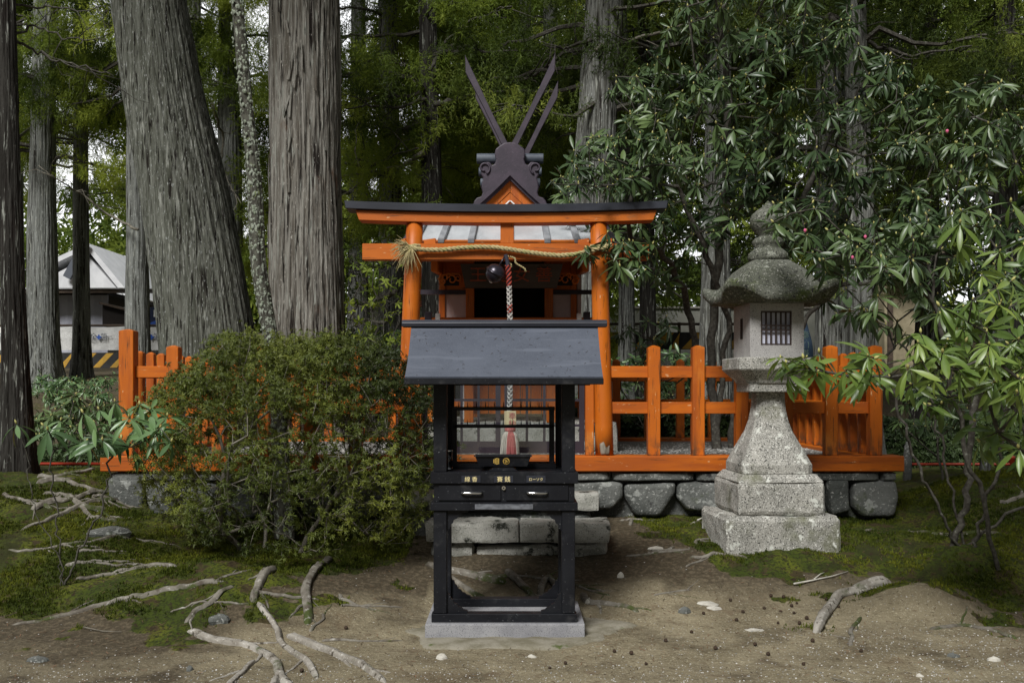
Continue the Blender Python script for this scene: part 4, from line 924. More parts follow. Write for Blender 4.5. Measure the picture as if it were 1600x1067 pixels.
tuf = lambda x, y: mossmask(x, y)**2*sst(.35, .6, fbm(x*3.5, y*3.5, 70))
blades('moss', 90000, lambda n: r.uniform(-4.6, 4.6, n), lambda n: 6.0+3.3*r.random(n)**1.0, tuf, .021, M['mossblade'], 1)
# gravel specks
def pebbles(name, N, fx, fy, fz, keep, s0, s1, mt, seed):
    r = rng(seed); x = fx(N, r); y = fy(N, r); k = keep(x, y) > r.random(N); x = x[k]; y = y[k]; n = len(x)
    o8 = np.array([(1,0,0),(0,1,0),(-1,0,0),(0,-1,0),(.6,.6,.5),(-.6,.6,.5),(-.6,-.6,.5),(.6,-.6,.5),(0,0,.62)], float)
    CV = np.array([(math.cos(a)*q, math.sin(a)*q, z) for q, z in ((1, -.2), (.95, .25), (.55, .55)) for a in np.linspace(0, 6.283, 7)[:-1]]); CQ = [(c*6+a, c*6+(a+1) % 6, c*6+6+(a+1) % 6, c*6+6+a) for c in range(2) for a in range(6)]
    CQ += [(12, 13, 14, 15), (15, 16, 17, 12)]; CQ = np.array(CQ)
    R_ = frames(np.column_stack([r.normal(size=n)*.2, r.normal(size=n)*.2, np.ones(n)]), None, seed=seed); R_ = R_*np.array([1, .7, .8])[None, None, :]
    V, Q, _, ti = tile(CV, CQ, R_, np.column_stack([x, y, fz(x, y)]), np.exp(r.uniform(math.log(s0), math.log(s1), n)), tint=r.random(n))
    o = mesh_obj(name, V, Q, mt, None, attrs={'tint': ti}, origin=(0, 0, 0)); tag(o, None, None, None, 'stuff'); return o
pebbles('gravel', 30000, lambda n, r: r.uniform(-4.5, 4.5, n), lambda n, r: 4.9+3.5*r.random(n)**1.3, Hf, lambda x, y: (1-mossmask(x, y))*np.clip(.05+.8*np.exp(-(((x-2.4)/1.1)**2+((y-5.9)/.45)**2))+.5*np.exp(-((y-5.2)/.3)**2), 0, 1), .002, .007, M['pebble'], 5)
pebbles('white_gravel', 5000, lambda n, r: r.uniform(LX+.1, RX-.1, n), lambda n, r: 8.74+2.6*r.random(n)**1.6, lambda x, y: np.full(len(x), .905), lambda x, y: np.ones(len(x)), .006, .016, M['pebble'], 6)
# leaf litter / needles on the soil
def litter(N, seed):
    r = rng(seed); x = r.uniform(-4.6, 4.6, N); y = 5.0+4*r.random(N); n = N
    CV = np.array([(-1, -.12, 0), (1, -.08, .05), (1, .08, .05), (-1, .12, 0)]); CQ = np.array([(0, 1, 2, 3)])
    R_ = frames(np.column_stack([r.normal(size=n)*.25, r.normal(size=n)*.25, np.ones(n)]), None, seed=seed)
    V, Q, _, ti = tile(CV, CQ, R_, np.column_stack([x, y, Hf(x, y)+.004]), r.uniform(.005, .018, n), tint=r.random(n))
    o = mesh_obj('needle_litter', V, Q, M['litter'], None, attrs={'tint': ti}, origin=(0, 0, 0)); tag(o, None, None, None, 'stuff')
M['litter'] = mk('dry_litter', (.15,.09,.045), (.07,.045,.025), 20, rough=.9, tint=.6)
litter(15000, 9)
# ------------------------------------------------------------ far structures
def corr(x0, x1, y, z0, z1, pitch=.12, d=.02):
    b = MB(); n = int((x1-x0)/pitch*2); Rg = []
    for i in range(n+1):
        x = x0+(x1-x0)*i/n; dy = d if i % 2 else 0; Rg.append([(x, y+dy, z0), (x, y+dy, z1), (x, y+.06, z1), (x, y+.06, z0)])
    return b.rings(Rg)
Db = 21.0
def barrier(xs, labels, D, ztop, zmid, zb1, zb0, banner, label, txt, cat='barrier'):
    o = thing('safety_barrier', label, cat, ((xs[0]+xs[-1])/2, D, zb0-.4))
    for x in xs: MB().tube([(x, D+.06, zb0-.6), (x, D+.06, ztop+.06)], .03, 8).build('post', M['darkwood'], o)
    MB().tube([(xs[0], D+.0, ztop+.02), (xs[-1], D+.0, ztop+.02)], .025, 8).build('top_rail', M['darkwood'], o)
    for a, c in zip(xs[:-1], xs[1:]):
        if banner:
            nx_ = 24; b = MB(); Rg = []
            for i in range(nx_+1):
                x = a+.02+(c-a-.04)*i/nx_; w = .02*math.sin(x*7)+.012*math.sin(x*19); sg = -.05*math.sin(math.pi*i/nx_)*.4
                Rg.append([(x, D-.02+w, zmid), (x, D-.03+w*.5, (zmid+ztop)/2), (x, D-.02, ztop+sg), (x, D-.012, ztop+sg), (x, D-.015+w, zmid)])
            bn = b.rings(Rg).build('banner', M['banner'], o)
            if txt:
                zt_ = (zmid+ztop)/2+.02; w_ = (c-a)
                for k, tt in ((-.21, '安'), (-.11, '全'), (.11, '第'), (.21, '一')): text('lettering', tt, .155, M['greyprint'], bn, ((a+c)/2+k, D-.085, zt_))
                b = MB(); xc = (a+c)/2; b.box(xc-.05, xc+.05, D-.088, D-.08, zt_-.018, zt_+.018); b.box(xc-.018, xc+.018, D-.0885, D-.0795, zt_-.05, zt_+.05); b.build('blue_cross', M['bluep'], bn)
        b = MB(); b.mi = 0; b.box(a, c, D-.01, D+.02, zb0, zb1); b.mi = 1; hh = zb1-zb0; x = a-hh
        while x < c:
            q = [(x, zb0+.01), (x+.15, zb0+.01), (x+.15+hh*.9, zb1-.01), (x+hh*.9, zb1-.01)]; q = [(min(max(u, a), c), w) for u, w in q]
            if q[1][0] > a+.05 and q[0][0] < c-.05: b.prism(q, D-.016, D-.011)
            x += .36
        b.build('striped_panel', [M['blackp'], M['yellowp']], o)
XB = lambda px: XP(px, Db)
barrier([XB(-47), XB(35), XB(116), XB(198), XB(280), XB(345)], None, Db, ZP(510, Db), ZP(547, Db), ZP(551, Db), ZP(575, Db), True, 'white safety banner above black and yellow striped boards, behind the far left cedars', True)
barrier([XP(925, 19), XP(985, 19), XP(1062, 19), XP(1100, 19), XP(1180, 19)], None, 19, ZP(508, 19), ZP(512, 19), ZP(519, 19), ZP(546, 19), False, 'black and orange striped boards on posts, seen between the torii and the lantern', False)
# shed
sd = thing('shed', 'low grey sheet-walled shed with a thin dark roof, behind the white safety banner', 'shed', (XP(80, 27), 28, 1.9))
corr(XP(-40, 27), XP(168, 27), 27, 1.6, ZP(461, 27), .35, .03).build('wall', M['shedwall'], sd)
MB().box(XP(-40, 27), XP(168, 27), 26.98, 31, ZP(461, 27)+.002, ZP(455, 27)).build('gap_shade', M['inner'], sd)  # solid near-black block painted as the shade between wall and roof
b = MB(); slab(b, XP(-60, 26.5), XP(190, 26.5), 26.3, ZP(452, 26.3), 31.5, ZP(452, 26.3)+.5, .10); b.build('roof', M['darkwood'], sd)
b = MB(); slab(b, XP(-60, 26.5), XP(192, 26.5), 26.25, ZP(452, 26.3)+.035, 31.5, ZP(452, 26.3)+.54, .03); b.build('roof_sheet', M['farroof'], sd)
b = MB(); b.prism([(XP(160, 26), ZP(510, 26)), (XP(196, 26), ZP(510, 26)), (XP(196, 26), ZP(486, 26)), (XP(160, 26), ZP(476, 26))], 26.0, 26.9); b.build('lean_to', M['inner'], sd)
b = MB(); b.bar((XP(156, 25.9), 26.4, ZP(474, 26)), (XP(200, 25.9), 26.4, ZP(485, 26)), 1.1, .05); b.build('lean_to_roof', M['darkwood'], sd)
# white-roofed building
hb = thing('white_roofed_hall', 'large building with a pale metal gabled roof rising behind the shed', 'building', (XP(110, 45), 50, 2))
D = 45; A_ = (XP(137, D), ZP(380, D)); b = MB()
b.add([(XP(60, D), D, ZP(415, D)), (A_[0], D, A_[1]), (A_[0], D+10, A_[1]), (XP(60, D), D+10, ZP(415, D)), (XP(205, D), D, ZP(462, D)), (XP(205, D), D+10, ZP(462, D)), (XP(40, D), D, ZP(462, D)), (XP(40, D), D+10, ZP(462, D))], [(0, 1, 2, 3), (1, 4, 5, 2), (0, 3, 7, 6)])
o = b.build('roof', M['farroof'], hb); so = o.modifiers.new('s', 'SOLIDIFY'); so.thickness = .25
MB().bar((XP(92, 44), 44.8, ZP(434, 44.8)), (A_[0], 44.8, A_[1]-.0), .15, .35).build('verge', M['greyprint'], hb)
b = MB(); b.prism([(XP(60, D), 2), (XP(190, D), 2), (XP(190, D), ZP(460, D)), (A_[0], A_[1]-.6), (XP(60, D), ZP(440, D))], D+.1, D+9); b.build('wall', M['farroof'], hb)
# tent & banners
tn = thing('blue_tent', 'dark tent with a blue and white edge beyond the leaning cedar', 'tent', (XP(243, 22), 22, 2.6))
b = MB(); b.prism([(XP(229, 22), ZP(508, 22)), (XP(262, 22), ZP(508, 22)), (XP(262, 22), ZP(478, 22)), (XP(234, 22), ZP(480, 22)), (XP(229, 22), ZP(487, 22))], 22, 23.5); b.build('cover', M['darkblue'], tn)
b = MB(); b.prism([(XP(228, 21.9), ZP(508, 21.9)), (XP(262, 21.9), ZP(508, 21.9)), (XP(262, 21.9), ZP(499, 21.9)), (XP(244, 21.9), ZP(500, 21.9))], 21.9, 21.95); b.build('blue_edge', M['bluep'], tn)
b = MB(); b.prism([(XP(240, 21.9), ZP(495, 21.9)), (XP(244, 21.9), ZP(495, 21.9)), (XP(245, 21.9), ZP(484, 21.9)), (XP(240, 21.9), ZP(484, 21.9))], 21.9, 21.95); b.build('white_mark', M['white'], tn)
nb = thing('blue_banner', 'tall narrow blue grey cloth banner with pale lettering just behind the lantern', 'banner', (XP(1261, 12.6), 12.6, .5))
b = MB(); Rg = []
for t in np.linspace(0, 1, 14): y = 12.6+.03*math.sin(t*9); z = ZP(590-95*t, 12.6); xl_ = XP(1246, 12.6); Rg.append([(xl_, y, z), ((xl_+XP(1271, 12.6))/2, y-.03, z), (XP(1272-12*t*t, 12.6), y, z), (XP(1272-12*t*t, 12.6), y+.006, z), (xl_, y+.006, z)])
nbc = b.rings(Rg).build('cloth', M['bluecloth'], nb, smooth=True); MB().tube([(XP(1247, 12.6)-.02, 12.62, .3), (XP(1247, 12.6)-.02, 12.62, ZP(492, 12.6))], .013, 8).build('pole', M['darkwood'], nb)
text('lettering', '奉\n納\n善\n女', .115, M['greentext'], nbc, (XP(1256, 12.6), 12.55, ZP(546, 12.6)))
# pale wall behind the right fence
w = thing('pale_wall', 'low pale concrete wall with a capping far behind the torii, beyond the cedars', 'wall', (XP(1010, 24), 24, 2.2))
MB().box(XP(545, 24), XP(1330, 24), 24, 24.3, 1.8, ZP(482, 24)).build('wall_face', M['palewall'], w); MB().box(XP(545, 24)-.05, XP(1330, 24)+.05, 23.95, 24.35, ZP(482, 24)+.002, ZP(479, 24)).build('capping', M['whitestone'], w)
# shrine hall far right behind rhododendron: cream wall with orange posts
sb = thing('far_hall', 'small cream walled building with an orange crossbeam glimpsed behind the rhododendron right of the lantern', 'building', (XP(1400, 26), 27, 2))
MB().box(XP(1382, 26), XP(1452, 26), 26, 29, 1.8, ZP(400, 26)).build('wall', M['creamwall'], sb)
for px in (1386, 1440): MB().box(XP(px, 26), XP(px+7, 26), 25.9, 25.99, 1.8, ZP(426, 26)).build('post', M['darkwood'], sb)
MB().box(XP(1383, 26), XP(1452, 26), 25.88, 25.985, ZP(425, 26), ZP(420, 26)).build('tie', M['orange_x'], sb)
b = MB(); slab(b, XP(1370, 26), XP(1470, 26), 25, ZP(402, 25), 29.5, ZP(402, 25)+1.6, .12); b.build('roof', M['darkwood'], sb)
# tall temple gate
tp = thing('temple_gate', 'tall dark red two-storey temple gate half hidden by the cedars behind the shrine', 'temple', (XP(720, 32), 34, 3))
D = 32
def tb(nm, a, c, t0, t1, mt, y=D, dy=.3): return MB().box(XP(a, D), XP(c, D), y, y+dy, ZP(t1, D), ZP(t0, D)).build(nm, M[mt], tp)
tb('lower_wall', 640, 860, 250, 600, 'red', D+.6, 4); tb('upper_wall', 655, 850, 165, 215, 'red', D+.7, 4)
for a in (660, 700, 745, 790, 840): tb('column', a, a+8, 262, 600, 'red', D+.2, .3)
for a, c in ((668, 698), (708, 743), (753, 788)): tb('plaster_panel', a, c, 240, 250, 'plaster', D+.5, .09)
for a, c in ((668, 698), (708, 743), (753, 788)): tb('plaster_panel', a, c, 266, 290, 'plaster', D+.5, .09)
tb('cornice', 640, 860, 251, 258, 'red', D, .59); tb('cornice', 640, 860, 232, 239, 'red', D-.3, .8)
for a in (712, 722, 760): tb('bracket_block', a, a+14, 240, 250, 'red', D-.1, .5)
b = MB(); slab(b, XP(600, D), XP(900, D), D-1.6, ZP(228, D), D+5, ZP(222, D)+1.2, .18); b.build('lower_roof', M['darkwood'], tp)
b = MB(); b.box(XP(605, D), XP(895, D), D-1.65, D-1.6, ZP(232, D), ZP(229, D)-.05); b.build('white_rafter_tips', M['white'], tp)
b = MB(); slab(b, XP(600, D), XP(900, D), D-1.8, ZP(163, D), D+5, ZP(145, D)+2.4, .2); b.build('upper_roof', M['darkwood'], tp); tb('eave_line', 605, 895, 160, 163, 'white', D-1.85, .04)
tb('gold_fitting', 722, 728, 213, 225, 'gold', D-.35, .05)
b = MB(); b.lathe([(.12, 0), (.12, .06)], 0, 0, 20); b.v = [(XP(715, D)+p[0], D-.4-p[2], ZP(269, D)+p[1]) for p in b.v]; b.build('gold_boss', M['gold'], tp)
# markers and hedge
for px, t0, t1, w0, D, lab in ((1418, 690, 742, 12, 9.9, 'short rounded stone marker post by the red rail near the fence corner'), (1536, 672, 752, 16, 9.4, 'taller pale split stone post leaning behind the rhododendron stems')):
    X = XP(px, D); hw = w0/F*D/2; b = MB(); Rg = []
    for t in np.linspace(0, 1, 18):
        k = hw*(1-.35*t**3)*(1 if t < .93 else .6); z = ZP(t1+12, D)*(1-t)+ZP(t0, D)*t; lean = .05*t if px > 1500 else 0
        Rg.append([(X+lean+k*(1+.18*math.sin(5*a+t*7))*math.cos(a), D+k*(1+.15*math.sin(4*a-t*5))*math.sin(a), z) for a in np.linspace(0, 6.283, 15)[:-1]])
    tag(b.rings(Rg).build('stone_post', M['bark_far'] if px > 1500 else M['rock'], None, smooth=True), lab, 'stone post')
# ------------------------------------------------------------ trunks with real bark relief
def trunk(name, pts, D, mat_, parent, ridges=60, depth=.035, nseg=260, dz=.035, seed=0, flare=.5, y_of=None, lobes=5):
    """pts: (px, py, width px) from base upwards at distance D"""
    p = np.array(pts, float); zz = EYE+(HOR-p[:, 1])/F*D; xx = (p[:, 0]-800)/F*D; rr = p[:, 2]/2/F*D
    o = np.argsort(zz); zz, xx, rr = zz[o], xx[o], rr[o]; nz = max(8, int((zz[-1]-zz[0])/dz)); Z = np.linspace(zz[0], zz[-1], nz)
    def sm(v):
        s = np.interp(Z, zz, v); k = max(3, int(nz/len(pts)/2)|1); kk = np.ones(k)/k; return np.convolve(np.pad(s, k//2, mode='edge'), kk, 'valid')[:nz]
    X = sm(xx); Rr = sm(rr); r = rng(seed); y0 = D
    u = np.arange(nseg)/nseg; U, ZZ = np.meshgrid(u, Z)
    wob = .9*(fbm(U*6, ZZ*.5, seed+3, 3)-.5); t = U*ridges+wob*ridges/10
    per = ridges
    n1 = vn(U*ridges, ZZ*.9+3*vn(U*6, ZZ*.3, seed+8, 6), seed, per); n2 = vn(U*ridges*2, ZZ*2.2, seed+1, per*2); n3 = vn(U*ridges*4, ZZ*9, seed+2, per*4); n0 = vn(U*9, ZZ*.7, seed+5, 9)
    rid = 1-np.abs(2*n1-1)**.9; rel = .55*rid+.28*n2+.17*n3
    h = (ZZ-Z[0]); fl = 1+flare*np.exp(-h/.38)*(.55+.45*np.cos(2*math.pi*lobes*U+seed)) + .05*(n0-.5)*2
    Rad = Rr[:, None]*fl-depth*(1-rel)
    A = U*2*math.pi; V = np.stack([X[:, None]+Rad*np.cos(A), y0+Rad*np.sin(A), ZZ], -1).reshape(-1, 3)
    i = np.arange(nz-1)[:, None]*nseg; j = np.arange(nseg)[None]; jn = (j+1) % nseg; Q = np.stack([i+j, i+jn, i+nseg+jn, i+nseg+j], -1).reshape(-1, 4)
    return mesh_obj(name, V, Q, mat_, parent, smooth=True)
# ------------------------------------------------------------ cedar sprays
def frond(seed, ns=11, nn=9, L=1.0, nl=.085, w=.011):
    r = rng(seed); V = []; Q = []
    def needle(p, d, l):
        d = d/np.linalg.norm(d); s = np.cross(d, r.normal(size=3)); s /= np.linalg.norm(s); n = len(V)
        V.extend([p-s*w*.9, p+s*w*.9, p+d*l*.6+s*w, p+d*l]); Q.append((n, n+1, n+2, n+3))
    def shoot(p, d, l, k):
        up = np.array([0, 0, 1.0])
        for i in range(k):
            t = (i+.5)/k; q = p+d*l*t+up*l*.22*t*t-up*.0
            for _ in range(2):
                e = d*1.0+r.normal(size=3)*.75; needle(q, e, nl*r.uniform(.8, 1.3))
    for i in range(ns):
        t = (i+.6)/ns; p = np.array([L*t, 0, -.18*L*t*t]); a = (1 if i % 2 else -1)*r.uniform(.6, 1.0); l = .5*(1-t*.75)*L
        shoot(p, np.array([math.cos(a), math.sin(a), r.normal()*.2]), l, max(3, int(nn*(1-t*.5))))
    shoot(np.array([L*.6, 0, -.07]), np.array([1, 0, -.1]), L*.45, nn)
    V = np.array(V); return V@np.array([[0, 0, 1], [0, 1, 0], [-1, 0, 0]]), np.array(Q)      # along +Z
FR = [frond(s) for s in (1, 2)]; FRF = [frond(5, 6, 5, 1, .17, .03), frond(6, 6, 5, 1, .17, .03)]
def crown_meshes(seed, z0, z1, R0, nlimb, per, size=.5, far=False, taper=.5, mt='sugi', density=1.0, az=None):
    """branches + foliage of a cedar crown around the z axis (local)"""
    r = rng(seed); pos = []; dirs = []; bm = MB()
    for k in range(nlimb):
        z = z0+(z1-z0)*(k+r.random())/nlimb; a = r.uniform(0, 6.283) if az is None else r.uniform(*az); L = R0*(1-taper*(z-z0)/(z1-z0))*r.uniform(.65, 1.1)
        n = 7; P_ = []; d = np.array([math.cos(a), math.sin(a), 0]); sd = np.array([-math.sin(a), math.cos(a), 0]); wv = r.normal()*.25
        for i in range(n): t = i/(n-1); P_.append(np.array([0, 0, z])+d*L*t+sd*L*wv*t*t+np.array([0, 0, L*(.10*t-.34*t*t+.12*t**4)])+r.normal(size=3)*.03*L*(t > 0))
        P_ = np.array(P_); bm.tube(P_, np.linspace(.016*L+.012, .005, n), 5)
        for j in range(per):
            t = .22+.78*r.random()**.8; i = min(n-2, int(t*(n-1))); f = t*(n-1)-i; q = P_[i]*(1-f)+P_[i+1]*f; s = 1 if j % 2 else -1
            bd_ = d*r.uniform(.2, 1)+sd*s*r.uniform(.4, 1.1)+np.array([0, 0, r.uniform(-.35, .15)]); bl_ = L*.28*(1.2-t)*r.uniform(.6, 1.3)+.12
            e = q+bd_/np.linalg.norm(bd_)*bl_; 
            if not far and j % 2 == 0: bm.tube([q, (q+e)/2+np.array([0, 0, .04]), e], [.011, .008, .004], 4)
            for m in range(int(3*density+r.random())):
                w_ = r.uniform(.2, 1.05); pos.append(q*(1-w_)+e*w_+r.normal(size=3)*.05); dirs.append(bd_*.7+r.normal(size=3)*.45+np.array([0, 0, -.1]))
    pos = np.array(pos); dirs = np.array(dirs); K = len(pos); h = K//2; Vs = []; Qs = []; Ts = []; nn = 0
    cl = np.clip(.5+.5*wav(pos, 1.6, seed)+r.normal(size=K)*.12, 0, 1)
    for kk, (sl, fr) in enumerate(zip((slice(0, h), slice(h, K)), FRF if far else FR)):
        Rm = frames(dirs[sl], (0, 0, 1), seed=seed+kk); V, Q, _, ti = tile(fr[0], fr[1], Rm, pos[sl], size*r.uniform(.65, 1.25, len(pos[sl])), tint=cl[sl]); Vs.append(V); Qs.append(Q+nn); Ts.append(ti); nn += len(V)
    fo = mesh_obj('foliage', np.vstack(Vs), np.vstack(Qs), M[mt], None, attrs={'tint': np.concatenate(Ts)}, origin=(0, 0, 0)); br_ = bm.build('branches', M['twig'], None)
    V0 = WL[br_.name]; br_['off'] = list(V0); return fo, br_
PROTO = {}
def crown(parent, key, x, y, z, rz, s=1.0, first=None):
    fo, br_, used = PROTO[key]
    lp = org(parent)
    for src in (fo, br_):
        o = src.copy() if used[0] > 1 or True else src; COL.objects.link(o); o.parent = parent
        off = Vector(src['off']) if 'off' in src.keys() else Vector((0, 0, 0)); off = off*s; c, sn = math.cos(rz), math.sin(rz); off = Vector((off.x*c-off.y*sn, off.x*sn+off.y*c, off.z))
        o.location = (x-lp[0]+off.x, y-lp[1]+off.y, z-lp[2]+off.z); o.rotation_euler = (0, 0, rz); o.scale = (s, s, s)
        if 'off' in o.keys(): del o['off']
    used[0] += 1
def proto(key, *a, **k):
    fo, b_ = crown_meshes(*a, **k); PROTO[key] = (fo, b_, [0])
proto('A', 1, 0, 5.6, 2.6, 34, 13, .55); proto('B', 2, 0, 5.0, 2.3, 30, 13, .55); proto('D', 3, 0, 6, 2.5, 32, 9, .55, mt='sugi_dark', density=1.0)
proto('F', 4, 0, 12, 3.6, 44, 11, .95, far=True, mt='sugi_far')
def cedar(label, pts, D, mt, crowns=(), **kw):
    X = (pts[0][0]-800)/F*D; t = thing('cedar_tree', label, 'tree', (X, D, EYE+(HOR-pts[0][1])/F*D), 'cedars round the shrine')
    trunk('trunk', pts, D, M[mt], t, **kw)
    for (key, px, z, rz, s) in crowns: crown(t, key, (px-800)/F*D, D, z, rz, s)
    return t
def pyb(x, D): return HOR-(Hs((x-800)/F*D, D)-.12-EYE)*F/D
cedar('huge leaning cedar with grey-green bark, second trunk from the left edge', [(338, pyb(338, 12.8), 172), (334, 650, 162), (328, 560, 155), (322, 500, 150), (290, 300, 140), (257, 150, 127), (233, 0, 118), (205, -200, 106), (160, -560, 84)], 12.8, 'bark_grey', [('A', 150, 12.2, .5, 1.1)], ridges=95, depth=.045, nseg=420, dz=.03, seed=1)
tb_ = cedar('huge upright cedar with shaggy reddish grey bark beside the leaning one', [(480, pyb(480, 12.6), 150), (479, 640, 134), (479, 500, 123), (478, 250, 113), (476, 0, 111), (474, -300, 100), (470, -600, 88)], 12.6, 'bark_red', [('B', 472, 11.6, 2, 1.1)], ridges=85, depth=.05, nseg=420, dz=.028, seed=2)
r = rng(91)
for k in range(36):       # loose bark strips
    b = MB()
    a = r.uniform(3.4, 6.0); z = r.uniform(1.5, 6.6); py = HOR-(z-EYE)*F/12.6; X = XP(478, 12.6); R_ = np.interp(z, [1.5, 3, 6.6], [.50, .465, .445]); l = r.uniform(.12, .5); ta = r.normal()*.09
    p = []
    for t in (0, .5, 1): aa = a+ta*t; q = R_+.004+.03*(t-.3)**2*r.random(); p.append((X+q*math.cos(aa), 12.6+q*math.sin(aa), z+l*t))
    b.bar(p[0], p[1], .03*r.uniform(.5, 1.3), .006, (math.cos(a), math.sin(a), 0)); b.bar(p[1], p[2], .022, .006, (math.cos(a), math.sin(a), 0))
    b.build('bark_strip', M['bark_red'], tb_)
cedar('dark cedar at the left edge of the picture, standing on the mossy bank', [(29, pyb(29, 9.3), 58), (28, 720, 50), (22, 500, 38), (16, 300, 34), (8, 0, 32), (4, -300, 28), (2, -700, 20)], 9.3, 'bark_dark', [('D', 3, 8.6, 1, .8)], ridges=40, depth=.022, nseg=170, seed=3, flare=.35)
cedar('grey cedar behind the striped barrier, left of the thin one', [(66, pyb(66, 18.5), 62), (66, 560, 52), (66, 300, 42), (70, 0, 34), (72, -400, 26)], 18.5, 'bark_far', [('A', 66, 5.6, .3, .8)], ridges=50, depth=.03, nseg=170, dz=.07, seed=4)
cedar('thin cedar in front of the grey shed wall', [(127, pyb(127, 19.5), 32), (127, 560, 28), (126, 300, 24), (127, 0, 20), (128, -400, 14)], 19.5, 'bark_mid', [('B', 127, 6.3, 1.9, .8)], ridges=30, depth=.02, nseg=110, dz=.09, seed=5)
cedar('pale cedar close against the left side of the leaning cedar', [(216, pyb(216, 17.5), 44), (215, 520, 37), (214, 300, 33), (216, 0, 29), (218, -400, 22)], 17.5, 'bark_far', [('A', 215, 6.6, 3.0, .75)], ridges=40, depth=.025, nseg=130, dz=.08, seed=6)
cedar('pale grey cedar seen in the gap between the two huge trunks', [(362, pyb(362, 19), 46), (360, 350, 38), (358, 0, 34), (356, -400, 28)], 19, 'bark_far', [('B', 358, 7.0, 4.2, .85)], ridges=40, depth=.025, nseg=130, dz=.09, seed=7)
cedar('dark slender cedar rising just left of the crossed finials', [(684, pyb(684, 15), 46), (680, 480, 42), (675, 300, 34), (667, 0, 28), (664, -400, 20)], 15, 'bark_dark', [('B', 666, 5.5, .8, .9)], ridges=40, depth=.022, nseg=150, dz=.06, seed=8)
cedar('stout grey cedar just right of the crossed finials, above the torii', [(905, pyb(905, 14), 86), (912, 500, 76), (924, 320, 68), (936, 150, 64), (945, 0, 62), (955, -400, 52)], 14, 'bark_mid', [('D', 945, 5.2, 2.6, .9)], ridges=60, depth=.035, nseg=230, dz=.045, seed=9)
cedar('grey cedar seen left of the left torii pillar', [(612, pyb(612, 16.5), 52), (612, 480, 42), (610, 300, 36), (606, 0, 30), (600, -300, 24)], 16.5, 'bark_mid', [('A', 607, 4.2, 5, .9)], ridges=40, depth=.025, nseg=130, dz=.07, seed=10)
cedar('pale cedar trunk just right of the right torii pillar', [(980, pyb(980, 17), 34), (979, 480, 26), (977, 300, 23), (970, 0, 20)], 17, 'bark_far', [('B', 972, 5.4, 1.2, .9)], ridges=30, depth=.02, nseg=100, dz=.08, seed=11)
cedar('dark cedar trunk second to the right of the torii pillar', [(1013, pyb(1013, 16), 36), (1012, 480, 27), (1010, 300, 24), (1006, 0, 20)], 16, 'bark_dark', [('D', 1006, 5.6, 3.3, .85)], ridges=30, depth=.02, nseg=100, dz=.08, seed=12)
cedar('broad pale cedar directly left of the stone lantern', [(1118, pyb(1118, 14.5), 64), (1118, 480, 48), (1120, 300, 44), (1124, 0, 38)], 14.5, 'bark_mid', [('D', 1124, 6.2, .6, 1)], ridges=50, depth=.03, nseg=170, dz=.06, seed=13)
cedar('pale ribbed cedar behind the rhododendron, right of the lantern', [(1350, pyb(1350, 13.2), 62), (1348, 480, 46), (1344, 300, 42), (1336, 0, 34), (1332, -300, 26)], 13.2, 'bark_mid', [('D', 1334, 6.0, 4.4, .9)], ridges=46, depth=.03, nseg=170, dz=.05, seed=14)
cedar('brownish cedar close behind the lantern on its right side', [(1303, pyb(1303, 15), 72), (1303, 480, 56), (1300, 300, 50), (1296, 0, 42)], 15, 'bark_mid', [('D', 1296, 4.9, 5.6, 1)], ridges=46, depth=.03, nseg=170, dz=.06, seed=15)
for px, D, key, z, rz, s, w, lab in ((820, 18, 'A', 2.4, 1.0, .9, 26, 'cedar whose foliage fills the gap behind the crossed finials'), (860, 19.5, 'B', 3.6, 2.0, 1.1, 28, 'cedar behind the right crossed finial'),
        (560, 20, 'A', 4.2, 3.7, 1.15, 30, 'cedar close right of the huge upright trunk, far back'), (1210, 18, 'D', 3.6, 1.0, 1.2, 36, 'dark cedar hidden behind the top of the lantern'), (1450, 16.5, 'D', 3.4, 2.4, 1.15, 36, 'dark cedar behind the right rhododendron'),
        (1570, 14.5, 'D', 3.9, 4.0, 1.1, 40, 'dark cedar at the right edge of the picture'), (20, 23, 'A', 6.4, 2.3, .9, 34, 'far cedar behind the dark trunk at the left edge'), (300, 25, 'A', 6.0, .3, 1.1, 34, 'far cedar mostly hidden behind the leaning trunk')):
    cedar(lab, [(px, pyb(px, D), w*1.3), (px, 400, w), (px, 0, w*.8), (px, -300, w*.6)], D, 'bark_dark' if key == 'D' else 'bark_mid', [(key, px, z, rz, s)], ridges=30, depth=.02, nseg=90, dz=.1, seed=int(px))
# low dead branches crossing in front of the background
def bough(pts, D, r0, label=None, parent=None, mt='twig', sub=5, seed=0, yamp=.5):
    r = rng(seed); P_ = [np.array(P(a, c, D+yamp*math.sin(i*1.3))) for i, (a, c) in enumerate(pts)]; t = np.linspace(0, len(P_)-1, len(P_)*5); A = np.column_stack([np.interp(t, np.arange(len(P_)), np.array(P_)[:, i]) for i in range(3)]); A = A+r.normal(size=A.shape)*.012
    b = MB(); b.tube(A, np.linspace(r0, r0*.25, len(A)), 7)
    for k in range(sub):
        i = int(len(A)*(.2+.75*r.random())); d = (A[min(i+1, len(A)-1)]-A[i-1]); d /= np.linalg.norm(d); q = A[i]; L = r.uniform(.3, 1.0); e = d*.6+r.normal(size=3)*.6; C_ = [q]
        for m in range(5): q = q+e/np.linalg.norm(e)*L/5; e = e+r.normal(size=3)*.3; C_.append(q)
        b.tube(C_, np.linspace(r0*.35, .002, 6), 5)
    return b.build('dead_branch', M[mt], parent, smooth=True)
TR = {o['label']: o for o in SC.objects if o.name.startswith('cedar_tree')}
def tr_(s): return [o for l, o in TR.items() if s in l][0]
bough([(540, 255), (580, 262), (620, 240), (655, 232)], 14.6, .03, parent=tr_('slender'), seed=1, sub=5); bough([(665, 155), (620, 170), (575, 165), (535, 175)], 14.6, .03, parent=tr_('slender'), seed=2)
